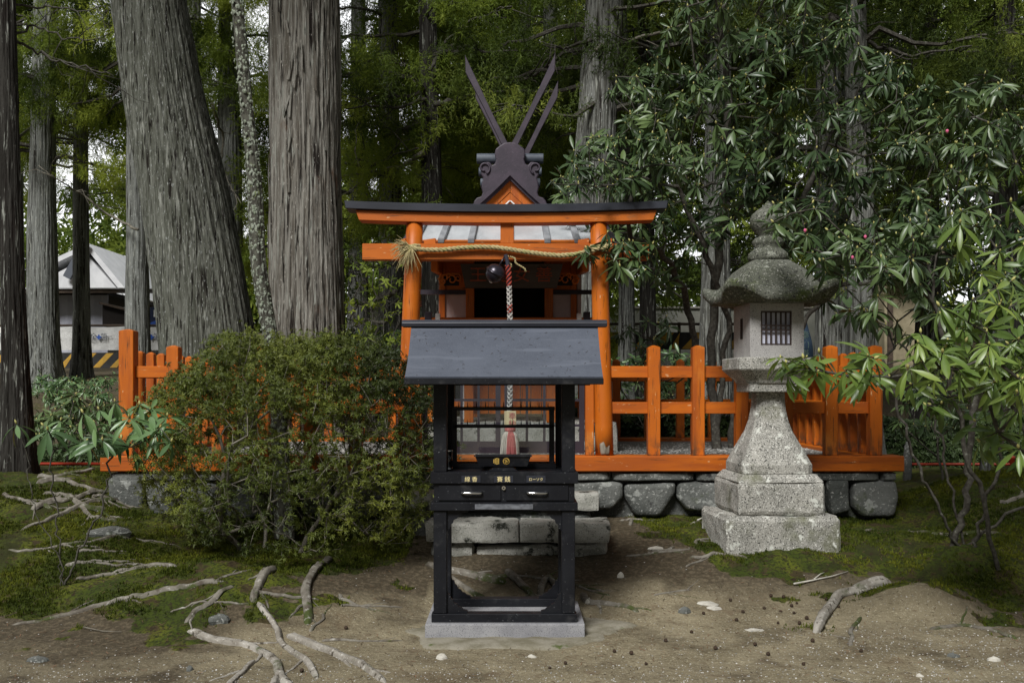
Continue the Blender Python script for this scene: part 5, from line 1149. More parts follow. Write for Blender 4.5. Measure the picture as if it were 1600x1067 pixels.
bough([(660, 240), (625, 262), (590, 268), (540, 275)], 14.8, .045, parent=tr_('slender'), mt='twig_pale', seed=3); bough([(680, 165), (720, 155), (770, 140), (830, 120), (870, 95)], 14.5, .05, parent=tr_('slender'), seed=4, sub=8)
bough([(672, 110), (700, 60), (740, 30), (800, 10)], 14.7, .03, parent=tr_('slender'), seed=5); bough([(930, 75), (990, 62), (1060, 45), (1110, 20)], 13.6, .035, parent=tr_('stout grey'), mt='twig_pale', seed=6); bough([(925, 62), (885, 75), (850, 72)], 13.7, .03, parent=tr_('stout grey'), mt='twig', seed=7)
bough([(16, 60), (50, 40), (100, 60), (160, 62)], 9.4, .014, parent=tr_('left edge of the picture'), seed=8, yamp=.2); bough([(18, 60), (60, 85), (110, 100), (180, 118)], 9.4, .016, parent=tr_('left edge of the picture'), seed=9, yamp=.2)
bough([(18, 8), (70, 10), (120, 18), (165, 8)], 9.4, .012, parent=tr_('left edge of the picture'), seed=10, yamp=.2)
bough([(215, 360), (170, 335), (130, 305), (95, 285), (60, 260)], 16.8, .025, parent=tr_('pale cedar close'), mt='twig_pale', seed=11, sub=9); bough([(330, 160), (350, 220), (345, 260), (375, 320)], 18, .03, parent=tr_('between the two'), mt='twig_pale', seed=12, sub=7)
bough([(600, 505), (570, 500), (545, 520)], 15.5, .03, parent=tr_('left torii pillar'), mt='twig_pale', seed=13, sub=8); bough([(620, 455), (590, 470), (560, 475), (545, 490)], 15.5, .05, parent=tr_('left torii pillar'), mt='twig_pale', seed=14, sub=8); bough([(630, 410), (590, 418), (545, 412)], 15.5, .035, parent=tr_('left torii pillar'), mt='twig', seed=15, sub=8)
bough([(1300, 30), (1340, 60), (1420, 90), (1520, 70)], 13, .04, parent=tr_('right edge'), seed=16, sub=9)
# lichen sapling
ls = thing('lichen_covered_tree', 'slender trunk crusted with pale lichen rising out of the azalea bush', 'tree', (XP(446, 7.9), 7.9, .3))
trunk('trunk', [(446, 840, 30), (432, 590, 25), (425, 540, 25), (412, 470, 26), (402, 400, 26), (400, 330, 27), (394, 240, 23), (386, 180, 22), (378, 90, 21), (370, 0, 20), (360, -200, 16), (352, -500, 12)], 7.9, M['lichen_bark'], ls, ridges=14, depth=.012, nseg=60, dz=.02, seed=21, flare=.2)
b = MB(); r = rng(33); zz = r.uniform(.9, 5.2, 420)
for z in zz:
    X = np.interp(z, [ZP(v, 7.9) for v in (590, 470, 400, 330, 240, 90, 0)], [XP(v, 7.9) for v in (432, 412, 402, 400, 394, 378, 370)]); a = r.uniform(3.2, 6.3); R_ = .058; s = r.uniform(.005, .014)
    q = [(X+R_*math.cos(a)+s*math.cos(t)*-math.sin(a), 7.9+(R_+.006)*math.sin(a)+s*math.cos(t)*math.cos(a), z+s*1.2*math.sin(t)*(1+.2*math.sin(3*t))) for t in np.linspace(0, 6.283, 8)[:-1]]; c = (X+(R_+.010)*math.cos(a), 7.9+(R_+.012)*math.sin(a), z)
    b.add(q+[c], [(k, (k+1) % 7, 7) for k in range(7)])
M['lichenflake'] = mk('lichen_flakes', (.28,.31,.25), (.17,.20,.14), 40, rough=.95); b.build('lichen', M['lichenflake'], ls)
# ------------------------------------------------------------ far wood (one mass) on the hillside behind
r = rng(55); N = 5200; x = r.uniform(-9, 40, N); y = r.uniform(29, 40, N); z = 1.5+r.random(N)**.9*17
k = (~((np.abs(x/y+.045) < .055) & (y < 36) & (z < 12))) & (x/y > -.10) & ((x > -2.0) | (z < 20)); x, y, z = x[k], y[k], z[k]; n = len(x); pos = np.column_stack([x, y, z]); cl = np.clip(.5+.5*wav(pos, .9, 3), 0, 1)
V, Q, _, ti = tile(FRF[0][0], FRF[0][1], frames(np.column_stack([r.normal(size=n), r.normal(size=n)-.4, r.normal(size=n)*.4-.2]), (0, 0, 1), seed=3), pos, r.uniform(1.2, 2.3, n), tint=cl)
o = mesh_obj('far_woods', V, Q, M['sugi_far'], None, attrs={'tint': ti}, origin=(0, 0, 0)); tag(o, None, None, None, 'stuff')
N = 2600; x = r.uniform(-48, -4, N); y = r.uniform(56, 68, N); z = 2+r.random(N)*(11+3*np.sin(x*.5)); pos = np.column_stack([x, y, z]); n = N
V, Q, _, ti = tile(FRF[1][0], FRF[1][1], frames(np.column_stack([r.normal(size=n), r.normal(size=n)-.4, r.normal(size=n)*.4]), (0, 0, 1), seed=4), pos, r.uniform(1.6, 3.0, n), tint=r.random(n))
o = mesh_obj('far_woods', V, Q, M['sugi_far'], None, attrs={'tint': ti}, origin=(0, 0, 0)); tag(o, None, None, None, 'stuff')
for k_, (fo, br_, u) in PROTO.items(): bpy.data.objects.remove(fo); bpy.data.objects.remove(br_)
# ------------------------------------------------------------ rhododendrons
WH = [whorl(8, w=.105, seed=1), whorl(6, (.5, 1.3), (.15, .5), w=.11, seed=3), whorl(9, (-.1, .7), w=.10, seed=4), whorl(7, (-.2, 1.0), (.0, .4), w=.12, seed=5), whorl(5, (.2, 1.2), (.1, .6), w=.10, seed=6), whorl(10, (.3, .9), (.1, .3), w=.105, seed=7)]
def rhodo(name, label, bases, tips, mt, leafL=.17, rtip=.0042, jit=.2, seed=0, extra_dir=(0, -.35, .75), twigm='twig', step=.12, sizes=(.6, 1.15), cat='shrub', power=2.3, seeds=(), every=1, group='rhododendrons round the shrine', inner=.6, bases_r=None):
    t = thing(name, label, cat, tuple(bases[0]), group); r = rng(seed+900)
    A, par, ch, rad, dirs = grow(bases, tips, step=step, jit=jit, rtip=rtip, seed=seed, power=power, seeds=seeds)
    V, Q = skel_mesh(A, par, ch, rad, 5); mesh_obj('stems', V, Q, M[twigm], t, smooth=True)
    pos = tips.copy(); d = dirs/np.maximum(np.linalg.norm(dirs, axis=1), 1e-6)[:, None]*.7+np.array(extra_dir)+r.normal(size=dirs.shape)*.22
    if inner:      # a few more whorls part-way along the twigs
        thin = np.where(rad < rtip*1.6)[0]; pk = r.choice(thin, int(len(tips)*inner)); pos = np.vstack([pos, A[pk]+r.normal(size=(len(pk), 3))*.04]); d = np.vstack([d, np.array(extra_dir)+r.normal(size=(len(pk), 3))*.5])
    K = len(pos); which = r.integers(0, len(WH), K); Vs, Qs, Ms, Ts, n = [], [], [], [], 0; tt = np.clip(.5+.4*wav(pos, 2.5, seed)+r.normal(size=K)*.2, 0, 1)+(r.random(K) < .025)*.9
    for w in range(len(WH)):
        m = which == w
        if not m.any(): continue
        V, Q, mi, ti = tile(WH[w][0], WH[w][1], frames(d[m], None, seed=seed+w), pos[m], leafL*r.uniform(sizes[0], sizes[1], m.sum()), WH[w][2], tt[m]); Vs.append(V); Qs.append(Q+n); Ms.append(mi); Ts.append(ti); n += len(V)
    mesh_obj('leaves', np.vstack(Vs), np.vstack(Qs), [M[mt], M['bud']], t, midx=np.concatenate(Ms), attrs={'tint': np.concatenate(Ts)}); return t
def poly_tips(poly, N, Dr, seed, layers=None, edge=0):
    """random tips whose picture position lies in a polygon of photo pixels, at distances Dr"""
    r = rng(seed); pl = np.array(poly, float); out = []; lo, hi = pl.min(0), pl.max(0)
    def inside(q):
        c = False; j = len(pl)-1
        for i in range(len(pl)):
            if (pl[i, 1] > q[1]) != (pl[j, 1] > q[1]) and q[0] < (pl[j, 0]-pl[i, 0])*(q[1]-pl[i, 1])/(pl[j, 1]-pl[i, 1])+pl[i, 0]: c = not c
            j = i
        return c
    while len(out) < N:
        q = r.uniform(lo, hi)
        if inside(q): out.append(P(q[0], q[1], r.uniform(*Dr)))
    return np.array(out)
# tall central rhododendron, rooted inside the enclosure behind the fence
B1 = [(XP(1120, 10.2)+a, 10.2+c, .9) for a, c in ((0, 0), (.18, .15), (-.2, .1), (.35, -.1))]
crown_poly = [(1000,-120),(1180,-160),(1330,-60),(1330,60),(1460,120),(1480,260),(1430,420),(1330,440),(1240,400),(1180,330),(1120,380),(1060,440),(960,440),(900,410),(870,330),(855,300),(880,260),(960,180),(940,120),(1000,90),(1040,30)]
tp1 = np.vstack([poly_tips(crown_poly, 700, (8.7, 10.4), 1), poly_tips([(858,285),(930,215),(1080,200),(1090,270),(1000,290),(880,300)], 44, (8.3, 8.8), 2), poly_tips([(905,380),(985,372),(1040,400),(1050,440),(960,430),(908,412)], 15, (8.2, 8.45), 3), poly_tips([(930,500),(1060,490),(1080,590),(1000,600)], 14, (10.5, 11.5), 4)])
sx_px = tp1[:, 0]/tp1[:, 1]*F+800; mv = (sx_px < 1075) & (tp1[:, 1] < 9.3) & (tp1[:, 1] > 8.81); fac = rng(8).uniform(9.3, 10.4, len(tp1))/tp1[:, 1]; tp1[mv] = np.column_stack([tp1[mv, 0]*fac[mv], tp1[mv, 1]*fac[mv], EYE+(tp1[mv, 2]-EYE)*fac[mv]])
rhodo('rhododendron', 'tallest rhododendron, dark glossy leaves hanging over the right of the torii', B1, tp1, 'rhodo', .162, rtip=.0045, seed=1, jit=.16, inner=.7, power=2.1, seeds=[[B1[0], P(1128,600,10.2), P(1138,500,10.1), P(1105,400,9.8), P(1060,290,9.5)], [B1[1], P(1150,560,10.2), P(1190,470,10.2), P(1250,330,9.8), P(1300,200,9.6)], [B1[2], P(1090,560,10.2), P(1075,470,10.0), P(1040,400,9.4), P(985,370,9.0)], [B1[3], P(1180,600,10.1), P(1236,545,9.9), P(1262,490,9.8), P(1300,445,9.7), P(1390,440,9.6), P(1420,395,9.5)], [B1[0], P(1110,560,10.3), P(1125,380,10.2), P(1140,200,10), P(1130,60,10)]])
# right rhododendron by the picture edge
bx_, by_ = XP(1503, 7.3), 7.3; B2 = [(bx_+a, by_+c, gz(bx_, by_)-.05) for a, c in ((0, 0), (.06, .05), (-.06, .04), (.03, -.05))]
tp2 = np.vstack([poly_tips([(1250,420),(1330,380),(1460,330),(1480,150),(1560,90),(1720,60),(1800,300),(1800,600),(1700,690),(1600,650),(1540,600),(1480,560),(1400,520),(1300,500)], 320, (6.6, 8.4), 5)])
rhodo('rhododendron', 'multi-stemmed rhododendron rooted in the moss at the right edge', B2, tp2, 'rhodo', .16, rtip=.0036, seed=2, jit=.14, inner=.6, power=2.3, seeds=[[B2[0], P(1470,800,7.2), P(1430,720,7.1), P(1405,640,7.0), P(1380,560,7.0)], [B2[1], P(1490,780,7.3), P(1470,700,7.3), P(1450,600,7.4)], [B2[2], P(1512,780,7.3), P(1515,690,7.3), P(1530,560,7.3), P(1540,400,7.3)], [B2[3], P(1540,800,7.2), P(1560,720,7.1), P(1580,600,7.0), P(1610,450,7.0)], [B2[0], P(1560,810,7.4), P(1640,770,7.5), P(1720,680,7.5)]])
# near bright rhododendron reaching in from the right
B3 = [(3.9, 5.6, gz(3.9, 5.6)), (3.95, 5.7, gz(3.95, 5.7))]
tp3 = np.vstack([poly_tips([(1215,565),(1290,545),(1290,585),(1225,590)], 7, (5.2, 5.5), 6), poly_tips([(1290,560),(1400,550),(1500,420),(1600,380),(1680,420),(1690,620),(1600,640),(1500,600),(1420,600),(1300,590)], 84, (5.0, 5.9), 7), poly_tips([(1400,560),(1500,560),(1680,560),(1690,720),(1600,715),(1500,680),(1420,655)], 30, (5.2, 6.2), 17), poly_tips([(1470,330),(1600,300),(1700,300),(1700,420),(1600,430),(1480,400)], 9, (5.4, 6.2), 18), poly_tips([(1180,330),(1230,340),(1215,400),(1170,400)], 5, (7.2, 7.3), 8)])
tp3 = tp3[:-5]
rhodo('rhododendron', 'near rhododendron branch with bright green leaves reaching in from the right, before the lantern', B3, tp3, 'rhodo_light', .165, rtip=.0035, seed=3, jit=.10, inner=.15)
tp4 = np.vstack([poly_tips([(1190,330),(1240,300),(1300,330),(1450,330),(1500,400),(1440,450),(1300,430),(1250,380),(1200,370)], 60, (6.6, 7.2), 9)])
B4 = [(XP(1560, 7.0), 7.0, gz(XP(1560, 7.0), 7.0))]
ro = rhodo('rhododendron', 'rhododendron bough with pink-tipped buds hanging in front of the lantern finial', B4, tp4, 'rhodo', .155, rtip=.004, seed=4, jit=.12, inner=.4)
for px, py in ((1352, 370), (1332, 402), (1258, 360), (1480, 205)):
    b = MB(); c = P(px, py, 6.6); b.lathe([(.003, c[2]-.015), (.009, c[2]-.006), (.011, c[2]+.002), (.007, c[2]+.009), (.001, c[2]+.012)], c[0], c[1], 8); b.build('flower_bud', M['pinkbud'], ro, smooth=True)
# young rhododendron front left: hand-placed tips
D = 7.0; tl = [(262,650),(282,672),(268,690),(68,665),(95,657),(130,645),(155,640),(180,628),(202,652),(232,660),(250,668),(135,690),(190,685),(160,688),(218,632),(205,698),(75,672),(110,668),(243,676),(26,662),(172,662),(148,662),(212,672),(235,640)]
B5 = [(XP(100, 6.9), 6.9, gz(XP(100, 6.9), 6.9)-.04)]
rhodo('young_rhododendron', 'young rhododendron with bare dark stems and drooping leaves in front of the left fence corner', B5, np.array([P(a, c, 7.0+.25*math.sin(i*2.3)) for i, (a, c) in enumerate(tl)]), 'rhodo_left', .20, rtip=.0036, seed=5, jit=.12, extra_dir=(0, -.3, .9), inner=0, sizes=(.75, 1.1), power=2.9, seeds=[[B5[0], P(86,850,6.9), P(62,812,6.95), P(45,745,7), P(40,700,7)], [B5[0], P(95,850,6.95), P(86,800,7), P(78,730,7), P(80,690,7)], [B5[0], P(125,858,6.9), P(158,805,6.9), P(170,740,6.95), P(178,690,7)]])
# shrubs behind on the left
def blob_tips(c, R_, N, seed, shell=.55, zmin=.1):
    r = rng(seed); d = r.normal(size=(N*2, 3)); d /= np.linalg.norm(d, axis=1)[:, None]; d = d[d[:, 2] > -.25][:N]; q = (shell+(1-shell)*r.random(len(d)))**.5; return np.array(c)+d*np.array(R_)*q[:, None]
for (px, py, D, rx, rz_, N, mt, lf, lab) in ((122, 676, 10.6, .52, .40, 90, 'rhodo', .14, 'low glossy rhododendron behind the young one by the left red rail'), (125, 618, 14.5, .5, .28, 60, 'rhodo_left', .12, 'pale green shrub on the bank below the striped boards'), (66, 612, 16, .4, .28, 34, 'rhodo_left', .12, 'small pale shrub at the foot of the grey cedar'),
        (180, 610, 15.5, .45, .3, 44, 'rhodo_left', .12, 'pale shrub beside the left fence corner post'), (1030, 590, 12.8, .9, .35, 90, 'rhodo_left', .14, 'low shrub behind the rear fence, right of the torii'), (1010, 640, 13.4, 1.1, .4, 90, 'rhodo', .13, 'dark shrub seen through the rear fence rails'), (1460, 655, 9.2, .35, .42, 46, 'rhodo', .12, 'small rhododendron beside the stone post at the right'), (600, 560, 14, .8, .5, 60, 'rhodo_left', .13, 'shrub behind the left torii pillar')):
    X = XP(px, D); zc = ZP(py, D); g0 = Hs(X, D); rhodo('rhododendron_shrub', lab, [(X, D, g0), (X+.1, D+.05, g0), (X-.1, D, g0)], blob_tips((X, D, zc), (rx, rx*.8, rz_), N, int(px)), mt, lf, rtip=.003, seed=int(px+py), inner=.5)
# bare twiggy shrub left of the torii
X = XP(565, 12.9); g0 = Hs(X, 12.9); bt = poly_tips([(540,400),(600,360),(630,430),(625,540),(590,560),(545,540)], 150, (12.4, 13.4), 12)
t = thing('bare_twiggy_shrub', 'thin bare-twigged shrub between the upright cedar and the torii pillar', 'shrub', (X, 12.9, g0)); A, par, ch, rad, _ = grow([(X, 12.9, g0), (X+.1, 13, g0), (X-.12, 12.9, g0)], bt, rtip=.0035, seed=8, jit=.15); V, Q = skel_mesh(A, par, ch, rad, 4); mesh_obj('stems', V, Q, M['twig'], t)
CLU = [whorl(6, (-.2, .7), (.05, .3), .16, seed=s, bud=False, detail=3) for s in (11, 12)]
def small_leaves(pos, L, seed, mt, parent, up=(0, -.3, .6), sz=(.6, 1.25), tn=None):
    r = rng(seed); K = len(pos); d = np.array(up)+r.normal(size=(K, 3))*.45; tt = np.clip(.5+.45*wav(pos, 3, seed)+r.normal(size=K)*.15, 0, 1); h = K//2; Vs = []; Qs = []; Ts = []; n = 0
    for sl, w in ((slice(0, h), CLU[0]), (slice(h, K), CLU[1])):
        V, Q, _, ti = tile(w[0], w[1], frames(d[sl], None, seed=seed), pos[sl], L*r.uniform(sz[0], sz[1], len(pos[sl])), tint=tt[sl]); Vs.append(V); Qs.append(Q+n); Ts.append(ti); n += len(V)
    return mesh_obj('leaves', np.vstack(Vs), np.vstack(Qs), M[mt], parent, attrs={'tint': np.concatenate(Ts)})
small_leaves(bt[::1]+rng(2).normal(size=bt.shape)*.08, .09, 9, 'sugi', t)
# ------------------------------------------------------------ azalea bush
def azalea_tips(N, seed):
    r = rng(seed); out = []
    cx_, cy_ = XP(456, 7.6), 7.62
    while len(out) < N:
        d = r.normal(size=3); d /= np.linalg.norm(d)
        if d[2] < -.85: continue
        # superelliptic dome
        e = 2.15; k = (abs(d[0])**e+abs(d[1])**e+abs(d[2])**e)**(-1/e); s = 1-.30*r.random()**2.0 if r.random() < .84 else r.uniform(.35, .8)
        p = np.array([d[0]*k*1.10, d[1]*k*.84, d[2]*k*.86])*s*(1+.055*math.sin(d[0]*7+d[2]*5)+.04*math.sin(d[1]*11+d[2]*9+2)+.012*r.normal())
        q = np.array([cx_+p[0]*(1.07 if p[2] < .1 else 1)+.03*(p[2] < .1), cy_+p[1]-.08*(p[2] < 0), 1.07+p[2]])
        if q[2] < Hs(q[0], q[1])+.06 or q[1] > 8.42: continue
        if q[2] < .75 and r.random() < .25: continue
        out.append(q)
    return np.array(out)
az = azalea_tips(2400, 5); X0 = XP(440, 7.65); g0 = gz(X0, 7.65)
t = thing('azalea_bush', 'large rounded azalea bush with fine leaves spilling over the left fence', 'bush', (X0, 7.65, g0))
A, par, ch, rad, dirs = grow([(X0+a, 7.65+c, g0-.03) for a, c in ((0, 0), (.12, .05), (-.15, .02), (.25, -.08), (-.3, -.05), (.05, -.12))], az, step=.09, jit=.28, rtip=.0017, power=2.25, seed=4, penal=.2)
V, Q = skel_mesh(A, par, ch, rad, 4, rmax=.02); mesh_obj('stems', V, Q, M['twig_pale'], t, smooth=True)
r = rng(6); pos = np.repeat(az, 6, 0)+r.normal(size=(len(az)*6, 3))*.028; thin = np.where(rad < .0024)[0]; pk = r.choice(thin, 3500); pos = np.vstack([pos, A[pk]+r.normal(size=(len(pk), 3))*.012])
up_ = pos[:, 2] > 1.35; ex = pos[up_]; pos = np.vstack([pos, ex+r.normal(size=ex.shape)*.03])
small_leaves(pos, .0275, 7, 'azalea', t)
# low hedges behind on the right
def hedge(x0, x1, y0, y1, z1, label, seed):
    g0 = Hs((x0+x1)/2, y0); t = thing('hedge', label, 'hedge', ((x0+x1)/2, (y0+y1)/2, g0)); r = rng(seed); N = int((x1-x0)*2200); f = r.random(N); x = r.uniform(x0, x1, N); top = f < .4
    y = np.where(top, r.uniform(y0, y1, N), y0+.08*r.random(N)); hh = z1+.06*np.sin(x*3); z = np.where(top, hh-.06*r.random(N), g0+(hh-g0)*r.random(N)); y = y+np.where(top, 0, .12*((z-g0)/(hh-g0))**4)
    small_leaves(np.column_stack([x, y, z]), .045, seed, 'hedge', t); MB().box(x0+.03, x1-.03, y0+.14, y1-.05, g0-.1, z1-.10).build('shade_core', M['inner'], t)  # solid near-black box stands for the shade inside the leaves
hedge(XP(1380, 13.2), 8.6, 13.2, 14.6, ZP(655, 13.2), 'long clipped dark hedge beyond the right red rail', 21)
hedge(-7.5, XP(200, 13.8), 13.8, 14.6, .75, 'low dark clipped hedge behind the left cedar', 22)
hedge(XP(880, 13.0), XP(1240, 13.0), 13.0, 13.9, ZP(640, 13.0), 'dark clipped hedge seen through the fence right of the torii', 23)
# ------------------------------------------------------------ roots, stones, sticks, cones
def root(pts, r0, r1, label, seed=0, mt='root', lift=.25, name='exposed_root', forks=2, par=None):
    """pts are (x, y) on the ground; both ends dive into the soil"""
    p = np.array(pts, float); t = np.linspace(0, len(p)-1, (len(p)-1)*10+1); k = np.arange(len(p))
    def cr(v):
        s = np.interp(t, k, v); return np.convolve(np.pad(s, 4, mode='edge'), np.ones(9)/9, 'valid')
    x, y = cr(p[:, 0]), cr(p[:, 1]); n = len(x); u = np.linspace(0, 1, n); r = rng(seed+500)
    L = np.concatenate([[0], np.cumsum(np.hypot(np.diff(x), np.diff(y)))]); x = x+.022*(fbm(L*4, L*0+seed, 3)-.5)*2; y = y+.022*(fbm(L*4, L*0+seed+9, 4)-.5)*2
    rad = (r0+(r1-r0)*u)*(1+.28*(fbm(L*5, L*0+seed, 5)-.5)); e = np.minimum(sst(0, .10, u), 1-sst(.86, 1, u)); rad = rad*(.45+.55*e)
    z = Hf(x, y)+rad*(lift*.6*(.5+1.0*fbm(L*3, L*0+seed, 6))-.30)-(1-e)*(rad*1.6+.012); b = MB(); sg = 20; Rs, T = tube_rings(np.column_stack([x, y, z]), 1.0, sg); Rg = []; ph = r.uniform(0, 6, 4)
    for i in range(n):
        c = np.array([x[i], y[i], z[i]]); q = Rs[i]-c; a = np.arange(sg)*2*math.pi/sg; m = 1+.12*np.sin(2*a+ph[0]+u[i]*3)+.10*np.sin(5*a+ph[1]+u[i]*4)+.07*np.sin(9*a+ph[2]+u[i]*6); Rg.append([tuple(v) for v in c+q*(rad[i]*m)[:, None]])
    b.rings(Rg); o = b.build(name if par is None else 'rootlet', M[mt], par, smooth=True)
    if par is None: tag(o, label, 'root', 'exposed tree roots')
    for f in range(forks if n > 15 else 0):
        i = int(n*r.uniform(.25, .8)); d = np.array([x[min(i+2, n-1)]-x[i-2], y[min(i+2, n-1)]-y[i-2]]); d /= np.linalg.norm(d)+1e-9; s_ = 1 if (f+seed) % 2 else -1; a = s_*r.uniform(.4, .9); d = np.array([d[0]*math.cos(a)-d[1]*math.sin(a), d[0]*math.sin(a)+d[1]*math.cos(a)]); l = r.uniform(.12, .32); q = np.array([x[i], y[i]]); pp = [tuple(q)]
        for g in range(3): d = d+r.normal(size=2)*.25; d /= np.linalg.norm(d); q = q+d*l/3; pp.append(tuple(q))
        root(pp, rad[i]*.55, rad[i]*.18, '', seed*7+f, mt, lift*.8, name, 0, o)
    return o
def G(px, py):      # photo pixel -> ground point
    lo, hi = 3.5, 12.0; d = np.linspace(lo, hi, 500); x = (px-800)/F*d; z = EYE+(HOR-py)/F*d; f = z-H(x, d); k = np.where(f < 0)[0]; k = k[0] if len(k) else -1; return (float(x[k]), float(d[k]))
def rp(pp, *a, **k): return root([G(u, v) for u, v in pp], *a, **k)
rp([(440,990),(490,1008),(540,1030),(580,1050),(606,1075)], .036, .02, 'thick pale root running down to the bottom edge, nearest the camera', 1, mt='root_pale', lift=.5)
rp([(285,985),(330,1000),(390,1012),(430,1030),(440,1060),(470,1085)], .03, .02, 'pale root curving right across the mossy mound at lower left', 2, mt='root_pale', lift=.6)
rp([(372,918),(350,925),(330,950),(300,962),(286,985)], .018, .016, 'slender grey root curving up over the left of the mound', 3, lift=.7)
rp([(398,940),(418,965),(435,985),(440,1010),(480,1040),(500,1075)], .022, .02, 'twisted pale root running down the middle of the mossy mound', 4, mt='root_pale', lift=.7)
rp([(400,1032),(375,1052),(350,1080)], .02, .014, 'short pale root forking toward the lower left corner of the mound', 5, mt='root_pale', lift=.6)
rp([(445,1052),(430,1066),(425,1085)], .02, .02, 'stubby root end at the bottom edge below the mound', 6, mt='root_pale', lift=.6)
rp([(0,982),(60,972),(150,950),(200,935),(260,922),(320,912),(370,908)], .012, .022, 'long pale root stretching from the left edge to the azalea bush', 7, lift=.7)
rp([(110,905),(150,900),(190,893),(240,888),(300,885)], .014, .03, 'grey root running just under the left side of the azalea bush', 8, lift=.5)
rp([(520,862),(494,890),(477,922),(484,958),(478,985)], .034, .020, mt='root', label='stout brown root stub standing below the azalea bush', seed=9, lift=.8)
rp([(432,885),(412,908),(400,930),(397,950)], .036, .022, mt='root', label='broad grey root emerging at the top of the mossy mound', seed=10, lift=.6)
for k, (pp, a, c) in enumerate([([(52,760),(90,752),(140,768),(170,770)], .03, .02), ([(40,800),(80,785),(110,790),(160,770),(175,766)], .03, .03), ([(60,772),(100,778),(130,800),(175,800)], .02, .03), ([(20,835),(70,812),(110,800),(150,790),(200,780)], .02, .025), ([(0,772),(40,785),(90,800)], .02, .02), ([(0,865),(60,862),(140,852),(230,846)], .012, .016), ([(50,745),(100,750),(160,742)], .02, .02), ([(120,790),(150,812),(190,818)], .02, .02)]):
    rp(pp, a, c, ['humped root high on the left bank', 'long root crossing the left bank below the dark cedar', 'dark root hugging the wall corner', 'thin root arching over the moss on the left bank', 'root at the left edge beside the dark cedar', 'low moss-covered root at the left edge', 'top root at the foot of the dark cedar', 'forked root just left of the wall corner stone'][k], 20+k, lift=.55)
rp([(655,880),(700,893),(750,905),(800,915)], .022, .04, 'thick root seen through the left legs of the stand', 40, lift=.7, mt='root'); rp([(790,895),(812,915),(838,935)], .03, .02, 'leaning root stub seen under the stand', 41, lift=1.4); rp([(845,935),(846,912),(858,903),(870,925)], .024, .018, 'arched root beside the right leg of the stand', 42, lift=1.6)
rp([(700,900),(735,925),(765,938)], .02, .02, 'root behind the left leg of the stand', 43, lift=.8); rp([(760,900),(830,902),(900,915),(960,930)], .012, .01, 'thin root passing behind the right leg of the stand', 44, lift=.6)
rp([(905,925),(915,945),(950,945),(985,950),(1003,962)], .028, .014, 'brown root just right of the stand', 45, lift=.6); rp([(900,915),(930,925),(960,933)], .012, .006, 'thin root right of the stand', 46, lift=.5)
rp([(1270,995),(1290,960),(1310,935),(1350,918),(1405,912)], .030, .040, mt='root_pale', label='long arched grey root over the right mossy hummock', seed=47, lift=1.9); rp([(1325,1015),(1328,985),(1345,955)], .012, .012, 'thin root hanging from the right hummock', 48, lift=.6)
rp([(975,870),(1005,868),(1040,862),(1060,850)], .010, .010, 'thin root left of the lantern base', 49, lift=.6); rp([(980,825),(990,800),(1020,790)], .014, .012, 'short root below the retaining wall', 50, lift=.6); rp([(1010,932),(1060,925),(1085,922)], .008, .007, 'very thin root on the dirt between stand and lantern', 51, lift=.5)
rp([(1330,832),(1400,830),(1480,832),(1600,845)], .014, .016, 'long low root crossing the moss at the right', 52, lift=.5); rp([(1440,985),(1500,975),(1560,985),(1600,1000)], .016, .014, 'pale root at the lower right edge', 53, lift=.5)
rp([(1555,795),(1600,775),(1640,770)], .02, .02, 'root at the far right by the rhododendron', 54, lift=.6)
r = rng(321)
for k in range(26):
    px, py, L_ = ((r.uniform(0, 230), r.uniform(770, 900), .5) if k < 12 else (r.uniform(240, 640), r.uniform(880, 1010), .5) if k < 19 else (r.uniform(960, 1100), r.uniform(810, 930), .4)); x, y = G(px, py); a = r.normal()*.35+(.0 if k % 3 else .9); pp = [(x+L_*t*math.cos(a)+.04*r.normal(), y+L_*t*math.sin(a)*.6+.012*r.normal()) for t in (0, .3, .6, 1)]
    root(pp, r.uniform(.006, .016), r.uniform(.004, .01), 'thin surface root threading the mossy soil', 700+k, lift=1.0, forks=1)['group'] = 'thin surface roots'
def stick(pp, r0, label, mt='twig_pale'):
    q = [G(a, c) for a, c in pp]; b = MB(); b.tube([(x, y, gz(x, y)+r0+.01) for x, y in q], np.linspace(r0, r0*.4, len(q)), 6); tag(b.build('stick', M[mt], None, smooth=True), label, 'stick', 'fallen sticks')
stick([(1240,915),(1270,912),(1300,903),(1325,895)], .007, 'pale branched stick lying in the moss right of the lantern', 'whitestone'); stick([(1272,910),(1282,903),(1288,898)], .005, 'short fork of the stick right of the lantern', 'whitestone')
stick([(1090,818),(1105,810)], .008, 'pale wood chip beside the left face of the lantern base', 'whitestone'); stick([(1300,1063),(1330,1068),(1345,1072)], .004, 'dark twig on the gravel at the lower right'); stick([(130,985),(160,990),(190,992)], .004, 'thin stick on the soil at lower left')
def rockobj(px, py, w, h, label, seed, mt='whitestone'):
    x, y = G(px, py); hw = w/2/F*y; hh = h/F*y; b = MB(); Rg = []; r = rng(seed); n = 14; ph = r.uniform(0, 6, 3)
    for q, z in ((.0, -.5), (.9, -.4), (1, .15), (.86, .6), (.5, .9), (.02, 1)):
        Rg.append([(x+hw*q*(1+.18*math.sin(2*a+ph[0])+.12*math.sin(3*a+ph[1]))*math.cos(a), y+hw*.8*q*(1+.15*math.sin(3*a+ph[2]))*math.sin(a), gz(x, y)-.005+hh*z*(1+.2*math.sin(a+ph[1]))) for a in np.linspace(0, 6.283, n+1)[:-1]])
    b.rings(Rg); tag(b.build('stone', M[mt], None, bev=0), label, 'stone', 'loose stones on the ground')
